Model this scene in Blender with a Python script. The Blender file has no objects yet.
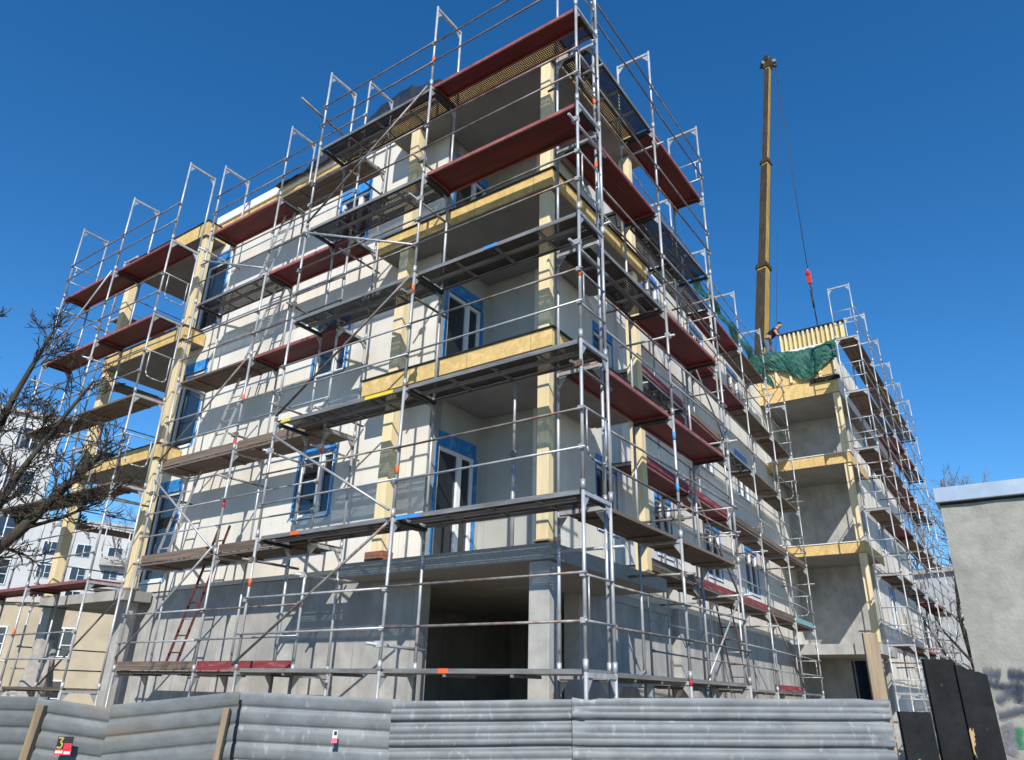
import bpy, bmesh, math, random
from mathutils import Vector, Matrix
random.seed(7)
R = math.radians
S = bpy.context.scene
COL = S.collection

# ------------------------------------------------------------------ camera, sky, sun, exposure
CAM = Vector((4.1681, -7.3902, 1.6147)); YAW = -0.6165659
camd = bpy.data.cameras.new('camera'); cam = bpy.data.objects.new('camera', camd); COL.objects.link(cam)
r_ = Vector((0.82152513, 0.56967827, 0.02373046)); u_ = Vector((0.20817882, -0.33843821, 0.9176716)); f_ = Vector((-0.53080886, 0.7489501, 0.39663044))
cam.matrix_world = Matrix(((r_.x, u_.x, -f_.x, CAM.x), (r_.y, u_.y, -f_.y, CAM.y), (r_.z, u_.z, -f_.z, CAM.z), (0, 0, 0, 1)))
camd.sensor_width = 36; camd.lens = 731.26 / 1024 * 36; camd.clip_start = 0.05; camd.clip_end = 3000
S.camera = cam
SUN = Vector((0.80, -1.07, 1.0)).normalized()           # towards the sun
w = bpy.data.worlds.new('World'); S.world = w; w.use_nodes = True
nt = w.node_tree; bg = nt.nodes['Background']
sky = nt.nodes.new('ShaderNodeTexSky'); sky.sky_type = 'NISHITA'; sky.sun_disc = False
sky.sun_elevation = math.asin(SUN.z); sky.sun_rotation = math.atan2(SUN.x, SUN.y)
sky.altitude = 300; sky.air_density = 1.0; sky.dust_density = 0.0; sky.ozone_density = 5.0
hsv = nt.nodes.new('ShaderNodeHueSaturation'); hsv.inputs['Saturation'].default_value = 1.25
nt.links.new(sky.outputs[0], hsv.inputs['Color']); nt.links.new(hsv.outputs[0], bg.inputs[0]); bg.inputs[1].default_value = 0.134
sund = bpy.data.lights.new('sun', 'SUN'); sund.energy = 4.4; sund.angle = R(0.5); sund.color = (1.0, 0.95, 0.87)
suno = bpy.data.objects.new('sun', sund); COL.objects.link(suno)
suno.rotation_euler = SUN.to_track_quat('Z', 'Y').to_euler(); suno.location = (20, -25, 30)
S.view_settings.view_transform = 'Standard'; S.view_settings.look = 'None'; S.view_settings.exposure = 0.34; S.view_settings.gamma = 1.0
S.view_settings.use_curve_mapping = False
S.cycles.max_bounces = 6; S.cycles.transparent_max_bounces = 12

# ------------------------------------------------------------------ materials
def mat(name, base, rough=0.7, metal=0.0, var=0.25, scale=6.0, stretch=(1, 1, 1), bump=0.0, bscale=40.0, rand=0.0, coords='Object', extra=None, spec=0.4):
    m = bpy.data.materials.new(name); m.use_nodes = True
    n = m.node_tree; L = n.links; b = n.nodes['Principled BSDF']
    b.inputs['Roughness'].default_value = rough; b.inputs['Metallic'].default_value = metal
    b.inputs['Specular IOR Level'].default_value = spec
    tc = n.nodes.new('ShaderNodeTexCoord'); mp = n.nodes.new('ShaderNodeMapping'); mp.inputs['Scale'].default_value = stretch
    L.new(tc.outputs[coords], mp.inputs[0])
    nz = n.nodes.new('ShaderNodeTexNoise'); nz.inputs['Scale'].default_value = scale; nz.inputs['Detail'].default_value = 6; nz.inputs['Roughness'].default_value = 0.65
    oi = n.nodes.new('ShaderNodeObjectInfo')
    ad = n.nodes.new('ShaderNodeVectorMath'); ad.operation = 'ADD'
    sc = n.nodes.new('ShaderNodeMath'); sc.operation = 'MULTIPLY'; sc.inputs[1].default_value = 37.0; L.new(oi.outputs['Random'], sc.inputs[0])
    L.new(mp.outputs[0], ad.inputs[0]); L.new(sc.outputs[0], ad.inputs[1]); L.new(ad.outputs[0], nz.inputs[0])
    cr = n.nodes.new('ShaderNodeValToRGB')
    lo = [max(0, c * (1 - var)) for c in base]; hi = [min(1, c * (1 + var)) for c in base]
    cr.color_ramp.elements[0].position = 0.32; cr.color_ramp.elements[1].position = 0.68
    cr.color_ramp.elements[0].color = (*lo, 1); cr.color_ramp.elements[1].color = (*hi, 1)
    L.new(nz.outputs[0], cr.inputs[0]); col = cr.outputs[0]
    if rand:
        hs = n.nodes.new('ShaderNodeHueSaturation')
        mr = n.nodes.new('ShaderNodeMapRange'); mr.inputs[3].default_value = 1 - rand; mr.inputs[4].default_value = 1 + rand
        L.new(oi.outputs['Random'], mr.inputs[0]); L.new(mr.outputs[0], hs.inputs['Value']); L.new(col, hs.inputs['Color']); col = hs.outputs[0]
    ctx = dict(n=n, L=L, b=b, mp=mp, tc=tc, vec=ad.outputs[0])
    if extra: col = extra(ctx, col)
    L.new(col, b.inputs['Base Color'])
    if bump:
        nb = n.nodes.new('ShaderNodeTexNoise'); nb.inputs['Scale'].default_value = bscale; nb.inputs['Detail'].default_value = 5; L.new(ad.outputs[0], nb.inputs[0])
        bp = n.nodes.new('ShaderNodeBump'); bp.inputs['Strength'].default_value = bump; bp.inputs['Distance'].default_value = 0.02
        L.new(nb.outputs[0], bp.inputs['Height']); L.new(bp.outputs[0], b.inputs['Normal'])
    return m
def mixc(c, fac, a, bcol):
    mx = c['n'].nodes.new('ShaderNodeMix'); mx.data_type = 'RGBA'
    c['L'].new(fac, mx.inputs[0])
    if isinstance(a, tuple): mx.inputs[6].default_value = (*a, 1)
    else: c['L'].new(a, mx.inputs[6])
    if isinstance(bcol, tuple): mx.inputs[7].default_value = (*bcol, 1)
    else: c['L'].new(bcol, mx.inputs[7])
    return mx.outputs[2]
def patches(color, scale, lo, hi, amount=1.0, stretch=(1, 1, 1), detail=5):
    def ex(c, col):
        mp = c['n'].nodes.new('ShaderNodeMapping'); mp.inputs['Scale'].default_value = stretch; mp.inputs['Location'].default_value = (3.1, 7.7, 1.3)
        c['L'].new(c['vec'], mp.inputs[0])
        z = c['n'].nodes.new('ShaderNodeTexNoise'); z.inputs['Scale'].default_value = scale; z.inputs['Detail'].default_value = detail; c['L'].new(mp.outputs[0], z.inputs[0])
        mr = c['n'].nodes.new('ShaderNodeMapRange'); mr.inputs[1].default_value = lo; mr.inputs[2].default_value = hi; mr.inputs[4].default_value = amount
        c['L'].new(z.outputs[0], mr.inputs[0])
        return mixc(c, mr.outputs[0], col, color)
    return ex
def seams(axis_pitch, color, width=0.012, more=None):
    # thin joint lines; axis_pitch = list of (axis, pitch, offset) in object metres
    def ex(c, col):
        n, L = c['n'], c['L']
        sp = n.nodes.new('ShaderNodeSeparateXYZ'); L.new(c['tc'].outputs['Object'], sp.inputs[0])
        for ax, pitch, off in axis_pitch:
            a = n.nodes.new('ShaderNodeMath'); a.operation = 'ADD'; a.inputs[1].default_value = off + 1000 * pitch; L.new(sp.outputs[ax], a.inputs[0])
            md = n.nodes.new('ShaderNodeMath'); md.operation = 'MODULO'; md.inputs[1].default_value = pitch; L.new(a.outputs[0], md.inputs[0])
            lt = n.nodes.new('ShaderNodeMath'); lt.operation = 'LESS_THAN'; lt.inputs[1].default_value = width; L.new(md.outputs[0], lt.inputs[0])
            ml = n.nodes.new('ShaderNodeMath'); ml.operation = 'MULTIPLY'; ml.inputs[1].default_value = 0.8; L.new(lt.outputs[0], ml.inputs[0])
            col = mixc(c, ml.outputs[0], col, color)
        return more(c, col) if more else col
    return ex
def osb_extra(c, col):
    n, L = c['n'], c['L']
    v = n.nodes.new('ShaderNodeTexVoronoi'); v.inputs['Scale'].default_value = 22; L.new(c['vec'], v.inputs[0])
    sv = n.nodes.new('ShaderNodeSeparateColor'); L.new(v.outputs['Color'], sv.inputs[0])
    mr = n.nodes.new('ShaderNodeMapRange'); mr.inputs[4].default_value = 0.55; L.new(sv.outputs[0], mr.inputs[0])
    return mixc(c, mr.outputs[0], col, (0.46, 0.30, 0.10))
def perforated(c, col):
    # punched holes in the tread sheet: real see-through holes on a 55 mm grid
    n, L, b = c['n'], c['L'], c['b']
    sp = n.nodes.new('ShaderNodeSeparateXYZ'); L.new(c['tc'].outputs['Object'], sp.inputs[0])
    ds = []
    for ax in (0, 1):
        m = n.nodes.new('ShaderNodeMath'); m.operation = 'PINGPONG'; m.inputs[1].default_value = 0.018; L.new(sp.outputs[ax], m.inputs[0])
        p = n.nodes.new('ShaderNodeMath'); p.operation = 'POWER'; p.inputs[1].default_value = 2; L.new(m.outputs[0], p.inputs[0]); ds.append(p)
    a = n.nodes.new('ShaderNodeMath'); a.operation = 'ADD'; L.new(ds[0].outputs[0], a.inputs[0]); L.new(ds[1].outputs[0], a.inputs[1])
    g = n.nodes.new('ShaderNodeMath'); g.operation = 'GREATER_THAN'; g.inputs[1].default_value = 0.0084 ** 2; L.new(a.outputs[0], g.inputs[0])
    L.new(g.outputs[0], b.inputs['Alpha'])
    return col
M = {}
M['steel'] = mat('galvanised tube', (0.42, 0.43, 0.435), 0.45, 0.35, 0.22, 9, (1, 1, .5), rand=0.16, extra=patches((0.30, 0.27, 0.24), 5, .58, .72, .7))
M['steelold'] = mat('weathered tube', (0.25, 0.235, 0.22), 0.55, 0.3, 0.4, 7, rand=0.35, extra=patches((0.17, 0.075, 0.035), 4, .5, .66, .8))
M['gusset'] = mat('cast fittings', (0.32, 0.32, 0.32), 0.5, 0.3, 0.3, 12)
M['deckrim'] = mat('galvanised deck rim', (0.215, 0.215, 0.21), 0.5, 0.25, 0.35, 5, (.4, 3, 3), rand=0.15)
M['perf'] = mat('perforated steel tread', (0.05, 0.042, 0.038), 0.65, 0.1, 0.4, 5, rand=0.2, extra=perforated)
M['redply'] = mat('red brown plywood', (0.15, 0.012, 0.012), 0.55, 0, 0.4, 3, (.35, 2.5, 1), rand=0.22, extra=lambda c, col: patches((0.26, 0.14, 0.12), 9, .64, .74, .5, (.5, 1.5, 1), 6)(c, patches((0.07, 0.022, 0.016), 2.5, .48, .7, .75, (.5, 2, 1))(c, col)), bump=.15)
M['redrim'] = mat('red painted rim', (0.30, 0.10, 0.09), 0.5, 0.1, 0.3, 6, rand=0.2)
M['plank'] = mat('weathered planks', (0.145, 0.105, 0.078), 0.85, 0, 0.45, 4, (.25, 6, 6), rand=0.3, bump=.3, extra=patches((0.22, 0.20, 0.18), 2, .5, .7, .6, (.3, 3, 3)))
M['redboard'] = mat('red toe board', (0.20, 0.032, 0.036), 0.7, 0, 0.35, 5, (.4, 2, 2), rand=0.2, extra=patches((0.26, 0.19, 0.17), 6, .55, .68, .8))
M['osb'] = mat('osb board', (0.66, 0.475, 0.20), 0.8, 0, 0.2, 5, rand=0.06, extra=seams([(0, 1.25, .2), (1, 1.25, .5)], (0.25, 0.15, 0.05), .014, osb_extra))
M['timber'] = mat('pale pine', (0.71, 0.585, 0.35), 0.75, 0, 0.10, 3, (4, 4, .35), rand=0.1, extra=patches((0.46, 0.31, 0.13), 3, .62, .74, .5, (5, 5, .8)))
M['oldtimber'] = mat('dirty timber', (0.27, 0.205, 0.135), 0.85, 0, 0.35, 3, (4, 4, .35), rand=0.2, bump=.2, extra=patches((0.36, 0.22, 0.09), 3, .5, .7, .6))
_w1 = patches((0.54, 0.51, 0.44), 0.9, .45, .72, .75, (1, 1, .4)); _w2 = patches((0.50, 0.48, 0.43), 7.0, .66, .72, .6, (1.6, 1.6, .8), 2); _w3 = patches((0.55, 0.53, 0.49), 3.0, .55, .75, .6, (4, 4, .15))
wstain = lambda c, col: _w3(c, _w2(c, _w1(c, col)))
M['white'] = mat('pale wall board', (0.70, 0.67, 0.60), 0.85, 0, 0.05, 1.2, bump=.05, extra=seams([(0, .62, .1), (1, .62, .1)], (0.50, 0.48, 0.44), .010, wstain))
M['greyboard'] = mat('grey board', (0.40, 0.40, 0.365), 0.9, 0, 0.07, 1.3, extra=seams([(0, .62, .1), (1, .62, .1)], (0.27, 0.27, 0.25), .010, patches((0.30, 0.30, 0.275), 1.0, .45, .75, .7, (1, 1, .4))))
M['concdark'] = mat('dark-jointed cast concrete', (0.38, 0.375, 0.35), 0.95, 0, 0.2, 1.6, bump=.12, bscale=18, extra=seams([(0, 1.25, .3), (1, 1.25, .3)], (0.09, 0.09, 0.085), .014))  # plain concrete tone with darker joint lines
M['whitetrim'] = mat('white parapet foam', (0.78, 0.76, 0.71), 0.85, 0, 0.06, 3)
M['conc'] = mat('cast concrete', (0.385, 0.375, 0.35), 0.9, 0, 0.2, 2.2, bump=.12, bscale=18, extra=seams([(0, 1.25, .3), (1, 1.25, .3)], (0.20, 0.20, 0.19), .014, patches((0.26, 0.25, 0.23), 1.3, .48, .72, .8, (1.4, 1.4, .3))))
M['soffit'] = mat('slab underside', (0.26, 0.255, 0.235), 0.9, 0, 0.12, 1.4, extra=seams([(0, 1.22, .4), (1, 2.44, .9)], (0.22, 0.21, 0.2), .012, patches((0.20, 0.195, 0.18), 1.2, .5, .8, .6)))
M['slabmesh'] = mat('rough slab edge', (0.33, 0.325, 0.31), 0.9, 0, 0.25, 34, bump=.25, bscale=60)
M['blue'] = mat('blue sealing membrane', (0.03, 0.22, 0.56), 0.5, 0, 0.35, 9, rand=.2, bump=.3, bscale=20, extra=patches((0.10, 0.36, 0.66), 6, .52, .62, .7))
M['pvc'] = mat('white window frame', (0.75, 0.76, 0.77), 0.35, 0, 0.05, 3)
gm = mat('window glass', (0.018, 0.022, 0.028), 0.04, 0, 0.2, 2, spec=.9); M['glass'] = gm
M['dark'] = mat('dark opening', (0.02, 0.02, 0.02), 0.9, 0, 0.2, 3)
M['hookshade'] = mat('steel darkened for underside shade', (0.03, 0.03, 0.032), 0.6, 0.2, 0.4, 8)  # shade under the deck ends is put into this near-black colour
M['tarp'] = mat('black tarpaulin', (0.025, 0.028, 0.035), 0.38, 0, 0.5, 3, bump=.6, bscale=9)
M['net'] = mat('green debris net', (0.015, 0.085, 0.06), 0.7, 0, 0.4, 7, bump=.5, bscale=20, extra=patches((0.04, 0.17, 0.12), 5, .5, .7, .8))
M['form'] = mat('yellow formwork', (0.60, 0.52, 0.16), 0.7, 0, 0.25, 4)
M['boomdark'] = mat('worn and shaded boom paint', (0.055, 0.04, 0.022), 0.5, 0.1, 0.35, 1.5, (3, 3, .4))
M['boom'] = mat('yellow boom paint', (0.38, 0.245, 0.045), 0.5, 0.1, 0.25, 1.5, (3, 3, .4), extra=patches((0.13, 0.085, 0.03), 1.2, .5, .7, .7, (3, 3, .3)))
M['black'] = mat('black rubber', (0.02, 0.02, 0.02), 0.6)
M['cable'] = mat('steel rope', (0.05, 0.05, 0.055), 0.6, 0.2)
M['redpaint'] = mat('red hook paint', (0.42, 0.03, 0.03), 0.5)
M['fence'] = mat('old galvanised sheet', (0.165, 0.18, 0.188), 0.58, 0.12, 0.22, 5, (1, 1, 1.5), rand=0.1, bump=.12, bscale=7, coords='Object',
                 extra=lambda c, col: patches((0.36, 0.38, 0.39), 14, .60, .74, .55, (1.6, 1.6, .5), 6)(c, patches((0.225, 0.24, 0.245), 3.5, .48, .72, .8, (1.2, 1.2, .8), 7)(c, col)))
M['fenceold'] = mat('dull zinc sheet', (0.13, 0.143, 0.145), 0.65, 0.08, 0.25, 5, (1, 1, 1.5), rand=0.1, bump=.12, bscale=7,
                    extra=patches((0.20, 0.155, 0.11), 2.2, .55, .72, .7, (.6, .6, 2)))
M['tarred'] = mat('tarred board', (0.011, 0.012, 0.013), 0.7, 0, 0.5, 5, bump=.2, bscale=25, spec=.2, extra=patches((0.42, 0.30, 0.14), 5.5, .655, .67, 1.0, (1.5, 1.5, .7), 9))
M['yard'] = mat('rough render', (0.325, 0.318, 0.275), 0.95, 0, 0.16, 7, bump=.22, bscale=38, extra=patches((0.22, 0.215, 0.185), 2.6, .54, .78, .55))
M['flash'] = mat('zinc flashing', (0.50, 0.55, 0.60), 0.35, 0.5, 0.15, 3, extra=patches((0.68, 0.70, 0.72), 2.0, .52, .62, .8))
M['spray'] = mat('blue grey spray paint', (0.045, 0.058, 0.10), 0.8, 0, 0.4, 8)
M['spraylight'] = mat('thin grey spray paint', (0.20, 0.21, 0.25), 0.85, 0, 0.3, 8)
M['spraygreen'] = mat('green spray paint', (0.02, 0.25, 0.10), 0.8, 0, 0.2, 8)
M['bark'] = mat('dark bark', (0.045, 0.036, 0.028), 0.95, 0, 0.5, 14, (1, 1, .4), bump=.5, bscale=30, extra=patches((0.10, 0.095, 0.05), 5, .5, .7, .7))
M['twig'] = mat('hazy grey twigs', (0.20, 0.18, 0.17), 0.95, 0, 0.3, 6)  # distant twigs, colour paled to stand in for haze
M['beige'] = mat('beige render', (0.40, 0.345, 0.245), 0.9, 0, 0.12, .8, extra=patches((0.33, 0.28, 0.20), .6, .5, .75, .7))
M['block'] = mat('white block render', (0.50, 0.505, 0.50), 0.9, 0, 0.07, .3, extra=seams([(2, 2.8, .2)], (0.45, 0.45, 0.45), .09))
M['blockgrey'] = mat('grey balcony front', (0.42, 0.40, 0.37), 0.9, 0, 0.15, .8)
M['brick'] = mat('red brown brick', (0.24, 0.10, 0.065), 0.9, 0, 0.35, 9)
M['ground'] = mat('packed earth', (0.21, 0.168, 0.112), 0.95, 0, 0.35, .8, bump=.4, bscale=6)
M['asphalt'] = mat('asphalt', (0.05, 0.05, 0.052), 0.9, 0, 0.25, 3, bump=.3, bscale=60)
M['skin'] = mat('skin', (0.42, 0.24, 0.16), 0.6, 0, 0.08, 6)
M['shirt'] = mat('black shirt', (0.02, 0.02, 0.028), 0.9, 0, 0.3, 6)
M['jeans'] = mat('grey blue trousers', (0.10, 0.12, 0.17), 0.9, 0, 0.25, 6)
M['hair'] = mat('dark hair', (0.02, 0.014, 0.01), 0.8)
M['cloth'] = mat('grey canvas', (0.33, 0.31, 0.28), 0.9, 0, 0.2, 5, bump=.4, bscale=14)
M['rust'] = mat('rusty red steel', (0.13, 0.045, 0.032), 0.75, 0.2, 0.4, 8)
for k, c in dict(orange=(0.75, 0.13, 0.04), redtape=(0.62, 0.03, 0.05), bluetape=(0.06, 0.26, 0.58), yellowtape=(0.72, 0.58, 0.05), pink=(0.75, 0.16, 0.24), paper=(0.72, 0.74, 0.74), ink=(0.02, 0.02, 0.025), teal=(0.18, 0.38, 0.38), olive=(0.42, 0.36, 0.08)).items():
    M[k] = mat('paint ' + k, c, 0.55, 0, 0.15, 10)

# ------------------------------------------------------------------ mesh helpers
class MB:
    def __init__(s): s.bm = bmesh.new()
    def box(s, x0, x1, y0, y1, z0, z1, rot=None, c=None):
        vs = [s.bm.verts.new((x, y, z)) for x in (x0, x1) for y in (y0, y1) for z in (z0, z1)]
        if rot is not None:
            c = Vector(c) if c is not None else Vector(((x0+x1)/2, (y0+y1)/2, (z0+z1)/2))
            for v in vs: v.co = c + rot @ (v.co - c)
        for f in ((0,1,3,2), (4,6,7,5), (0,4,5,1), (2,3,7,6), (0,2,6,4), (1,5,7,3)): s.bm.faces.new([vs[i] for i in f])
        return s
    def tube(s, a, b, r, n=8, r2=None, cap=True):
        a, b = Vector(a), Vector(b); d = (b - a)
        if d.length < 1e-6: return s
        q = d.to_track_quat('Z', 'Y'); r2 = r if r2 is None else r2
        A = [s.bm.verts.new(a + q @ Vector((r*math.cos(2*math.pi*i/n), r*math.sin(2*math.pi*i/n), 0))) for i in range(n)]
        B = [s.bm.verts.new(b + q @ Vector((r2*math.cos(2*math.pi*i/n), r2*math.sin(2*math.pi*i/n), 0))) for i in range(n)]
        for i in range(n):
            f = s.bm.faces.new((A[i], A[(i+1) % n], B[(i+1) % n], B[i])); f.smooth = True
        if cap: s.bm.faces.new(A[::-1]); s.bm.faces.new(B)
        return s
    def path(s, pts, r, n=8):
        for a, b in zip(pts, pts[1:]): s.tube(a, b, r, n)
        return s
    def beam(s, a, b, wx, wz, up=(0, 0, 1)):
        a, b = Vector(a), Vector(b); d = (b - a).normalized(); sd = d.cross(Vector(up))
        if sd.length < 1e-4: sd = d.cross(Vector((1, 0, 0)))
        sd.normalize(); uu = sd.cross(d)
        vs = [s.bm.verts.new(p + sd*sx*wx/2 + uu*sz*wz/2) for p in (a, b) for sx in (-1, 1) for sz in (-1, 1)]
        for f in ((0,1,3,2), (4,6,7,5), (0,4,5,1), (2,3,7,6), (0,2,6,4), (1,5,7,3)): s.bm.faces.new([vs[i] for i in f])
        return s
    def prism(s, poly, d):
        # polygon (list of 3D points) extruded by vector d
        d = Vector(d); A = [s.bm.verts.new(Vector(p)) for p in poly]; B = [s.bm.verts.new(Vector(p) + d) for p in poly]; n = len(A)
        s.bm.faces.new(A[::-1]); s.bm.faces.new(B)
        for i in range(n): s.bm.faces.new((A[i], A[(i+1) % n], B[(i+1) % n], B[i]))
        return s
    def quad(s, *p): s.bm.faces.new([s.bm.verts.new(Vector(q)) for q in p]); return s
    def build(s, name, m, parent=None, loc=(0, 0, 0), bevel=0.0, **kw):
        bmesh.ops.recalc_face_normals(s.bm, faces=s.bm.faces)
        me = bpy.data.meshes.new(name); s.bm.to_mesh(me); s.bm.free(); me.materials.append(M[m] if isinstance(m, str) else m)
        o = bpy.data.objects.new(name, me); COL.objects.link(o); o.location = loc
        if parent is not None: o.parent = parent
        if bevel:
            md = o.modifiers.new('bevel', 'BEVEL'); md.width = bevel; md.segments = 2; md.limit_method = 'ANGLE'
        for k, v in kw.items(): o[k] = v
        return o
def empty(name, label, cat, loc=(0, 0, 0), rz=0.0, group=None):
    o = bpy.data.objects.new(name, None); COL.objects.link(o); o.location = loc; o.rotation_euler = (0, 0, rz); o.empty_display_size = .2
    o['label'] = label; o['category'] = cat
    if group: o['group'] = group
    return o
def tag(o, label, cat, group=None):
    o['label'] = label; o['category'] = cat
    if group: o['group'] = group
    return o
def inst(src, parent, loc, rot=(0, 0, 0), label=None):
    o = src.copy(); COL.objects.link(o); o.parent = parent; o.location = loc; o.rotation_euler = rot
    if label: o['label'] = label
    elif 'label' in o: del o['label']
    return o
def wall(P, U, N, w_, h, holes, t, name, m, parent, **kw):
    """wall from P along U (width) and up (height), thickness t opposite to N, with rectangular openings (u0,u1,z0,z1)"""
    P, U, N = Vector(P), Vector(U).normalized(), Vector(N).normalized(); Z = Vector((0, 0, 1))
    us = sorted({0, w_, *[x for q in holes for x in q[:2]]}); zs = sorted({0, h, *[x for q in holes for x in q[2:]]})
    us = [u for u in us if 0 <= u <= w_]; zs = [z for z in zs if 0 <= z <= h]
    def solid(i, j):
        if i < 0 or j < 0 or i >= len(us)-1 or j >= len(zs)-1: return False
        cu, cz = (us[i]+us[i+1])/2, (zs[j]+zs[j+1])/2
        return not any(a < cu < b and c < cz < d for a, b, c, d in holes)
    mb = MB(); p = lambda u, z, k: P + U*u + Z*z - N*(t*k)
    for i in range(len(us)-1):
        for j in range(len(zs)-1):
            if not solid(i, j): continue
            a, b, c, d = us[i], us[i+1], zs[j], zs[j+1]
            mb.quad(p(a,c,0), p(b,c,0), p(b,d,0), p(a,d,0)); mb.quad(p(a,c,1), p(a,d,1), p(b,d,1), p(b,c,1))
            if not solid(i-1, j): mb.quad(p(a,c,0), p(a,d,0), p(a,d,1), p(a,c,1))
            if not solid(i+1, j): mb.quad(p(b,c,0), p(b,c,1), p(b,d,1), p(b,d,0))
            if not solid(i, j-1): mb.quad(p(a,c,0), p(a,c,1), p(b,c,1), p(b,c,0))
            if not solid(i, j+1): mb.quad(p(a,d,0), p(b,d,0), p(b,d,1), p(a,d,1))
    bmesh.ops.remove_doubles(mb.bm, verts=mb.bm.verts, dist=1e-4)
    return mb.build(name, m, parent, **kw)

# ------------------------------------------------------------------ ground
g = MB(); g.quad((-400, -400, 0), (400, -400, 0), (400, 600, 0), (-400, 600, 0)); o = g.build('ground', 'ground'); o['kind'] = 'structure'
Hh = Vector((math.sin(YAW), math.cos(YAW), 0)); Rr = Vector((Hh.y, -Hh.x, 0))
def cp(lat, dep, z): v = CAM + Rr*lat + Hh*dep; return Vector((v.x, v.y, z))
g = MB(); g.prism([cp(-60, -6, .004), cp(60, -6, .004), cp(60, 3.6, .004), cp(-60, 3.6, .004)], (0, 0, .004)); o = g.build('road', 'asphalt'); o['kind'] = 'structure'
g = MB(); g.prism([cp(-60, 3.6, -.05), cp(60, 3.6, -.05), cp(60, 4.9, -.05), cp(-60, 4.9, -.05)], (0, 0, .17)); o = g.build('pavement', 'ground'); o['kind'] = 'structure'

# ------------------------------------------------------------------ the building
B = empty('apartment_building', 'unfinished pale apartment block with timber posts and OSB edged balconies behind the scaffolding', 'building', (0, 0, 0))
TH = math.atan(.04)
def rw(y, off=0.0):           # right facade line (it runs a little off square)
    return -2.45 - .04*(y - 3.1) + off
def window(P, U, N, w_, z0, h, name='window', mull=0.0, blue=.10, lintel=.28, parent=B):
    """blue membrane round the reveal, white frame, dark pane; P = left bottom of the opening on the wall face"""
    P, U, N = Vector(P), Vector(U).normalized(), Vector(N).normalized(); Z = Vector((0, 0, 1)); P.z = z0
    def bx(mb, u0, u1, a, b, n0, n1):
        q = [P+U*u0+Z*a+N*n0, P+U*u1+Z*a+N*n0, P+U*u1+Z*b+N*n0, P+U*u0+Z*b+N*n0]; mb.prism(q, N*(n1-n0))
    fr = MB(); d0, d1 = -.10, -.03
    for a in ((0, w_, 0, .07), (0, w_, h-.07, h), (0, .07, .07, h-.07), (w_-.07, w_, .07, h-.07)): bx(fr, a[0], a[1], a[2], a[3], d0, d1)
    if mull: bx(fr, w_*mull-.06, w_*mull+.06, .07, h-.07, d0, d1 + .004)
    f = fr.build(name, 'pvc', parent, bevel=.006)
    pn = MB(); bx(pn, .07, w_-.07, .07, h-.07, -.085, -.07); pn.build('pane', 'glass', f)
    bl = MB(); e = blue
    bx(bl, -.02, w_+.02, h, h+lintel, -.02, .014); bx(bl, -e*.6, 0, -.02, h, -.02, .010); bx(bl, w_, w_+e*.6, -.02, h, -.02, .010); bx(bl, -.02, w_+.02, -.05, 0, -.02, .008)
    bl.build('sealing_tape', 'blue', f)
    sl = MB(); bx(sl, .01, w_-.01, -.03, .005, -.06, .03); sl.build('sill', 'pvc', f)
    return f
X_, Y_ = Vector((1, 0, 0)), Vector((0, 1, 0)); XM, YM = -X_, -Y_
# main front wall, y = 1.6, x from -12.35 to -3.95
x0, x1 = -12.35, -3.95
doors = [(-12.22, -11.30, 3.72, 2.0), (-12.22, -11.30, 6.80, 1.95), (-12.22, -11.30, 9.95, 1.95)]
wins = [(-7.28, -6.30, 4.62, 1.25), (-7.30, -6.36, 7.55, 1.05), (-7.10, -6.18, 10.65, 1.30)]
holes = [(a-x0, b-x0, z-3.5, z-3.5+h) for a, b, z, h in doors + wins]
wall((x0, 1.6, 3.5), X_, YM, x1-x0, 9.35, holes, .32, 'wall', 'white', B)
for a, b, z, h in doors: window((a, 1.6, 0), X_, YM, b-a, z, h, 'balcony_door', 0.0)
for a, b, z, h in wins: window((a, 1.6, 0), X_, YM, b-a, z, h, 'window', 0.62)
wall((x0, 1.63, 0), X_, YM, x1-x0+.0, 3.49, [], .30, 'foundation_wall', 'conc', B)
# parapet: white foam, OSB strip, white foam
MB().box(x0, x1, 1.56, 1.9, 12.86, 13.02).build('parapet', 'whitetrim', B, bevel=.01)
MB().box(x0+.2, x1, 1.62, 1.88, 13.024, 13.24).build('parapet_strip', 'osb', B)
MB().box(x0+.1, x1, 1.57, 1.9, 13.244, 13.50).build('parapet_coping', 'whitetrim', B, bevel=.01)
# left end wall and its notch
wall((x0, 3.3, 0), YM, XM, 1.36, 12.8, [], .3, 'notch_wall', 'white', B)
wall((-14.4, 3.3, 0), X_, YM, 2.03, 12.8, [(0.5, 1.5, 3.7, 5.7), (.5, 1.5, 6.8, 8.8), (.5, 1.5, 9.9, 11.9)], .3, 'notch_back_wall', 'white', B)
for z in (3.7, 6.8, 9.9): window((-13.9, 3.3, 0), X_, YM, 1.0, z, 2.0, 'balcony_door', .5)
wall((-14.4, 14, 0), YM, XM, 10.7, 12.8, [(3, 4.2, 4.6, 6), (3, 4.2, 7.6, 9), (3, 4.2, 10.6, 12)], .3, 'end_wall', 'white', B)
for z in (4.6, 7.6, 10.6): window((-14.4, 11, 0), YM, XM, 1.2, z, 1.4, 'window', .5)
# corner notch: door wall x = -3.95 (faces +X), back wall y = 3.1
dd = [(1.88, 2.93, 3.60, 2.05), (1.88, 2.93, 6.82, 1.95), (1.88, 2.93, 9.85, 1.95)]
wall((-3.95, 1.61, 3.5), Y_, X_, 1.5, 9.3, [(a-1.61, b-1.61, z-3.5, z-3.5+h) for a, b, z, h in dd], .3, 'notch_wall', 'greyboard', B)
for a, b, z, h in dd: window((-3.95, a, 0), Y_, X_, b-a, z, h, 'balcony_door', .62, .12, .26)
wall((-3.95, 3.11, 3.5), X_, YM, 1.50, 9.3, [], .3, 'notch_back_wall', 'greyboard', B)
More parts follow.
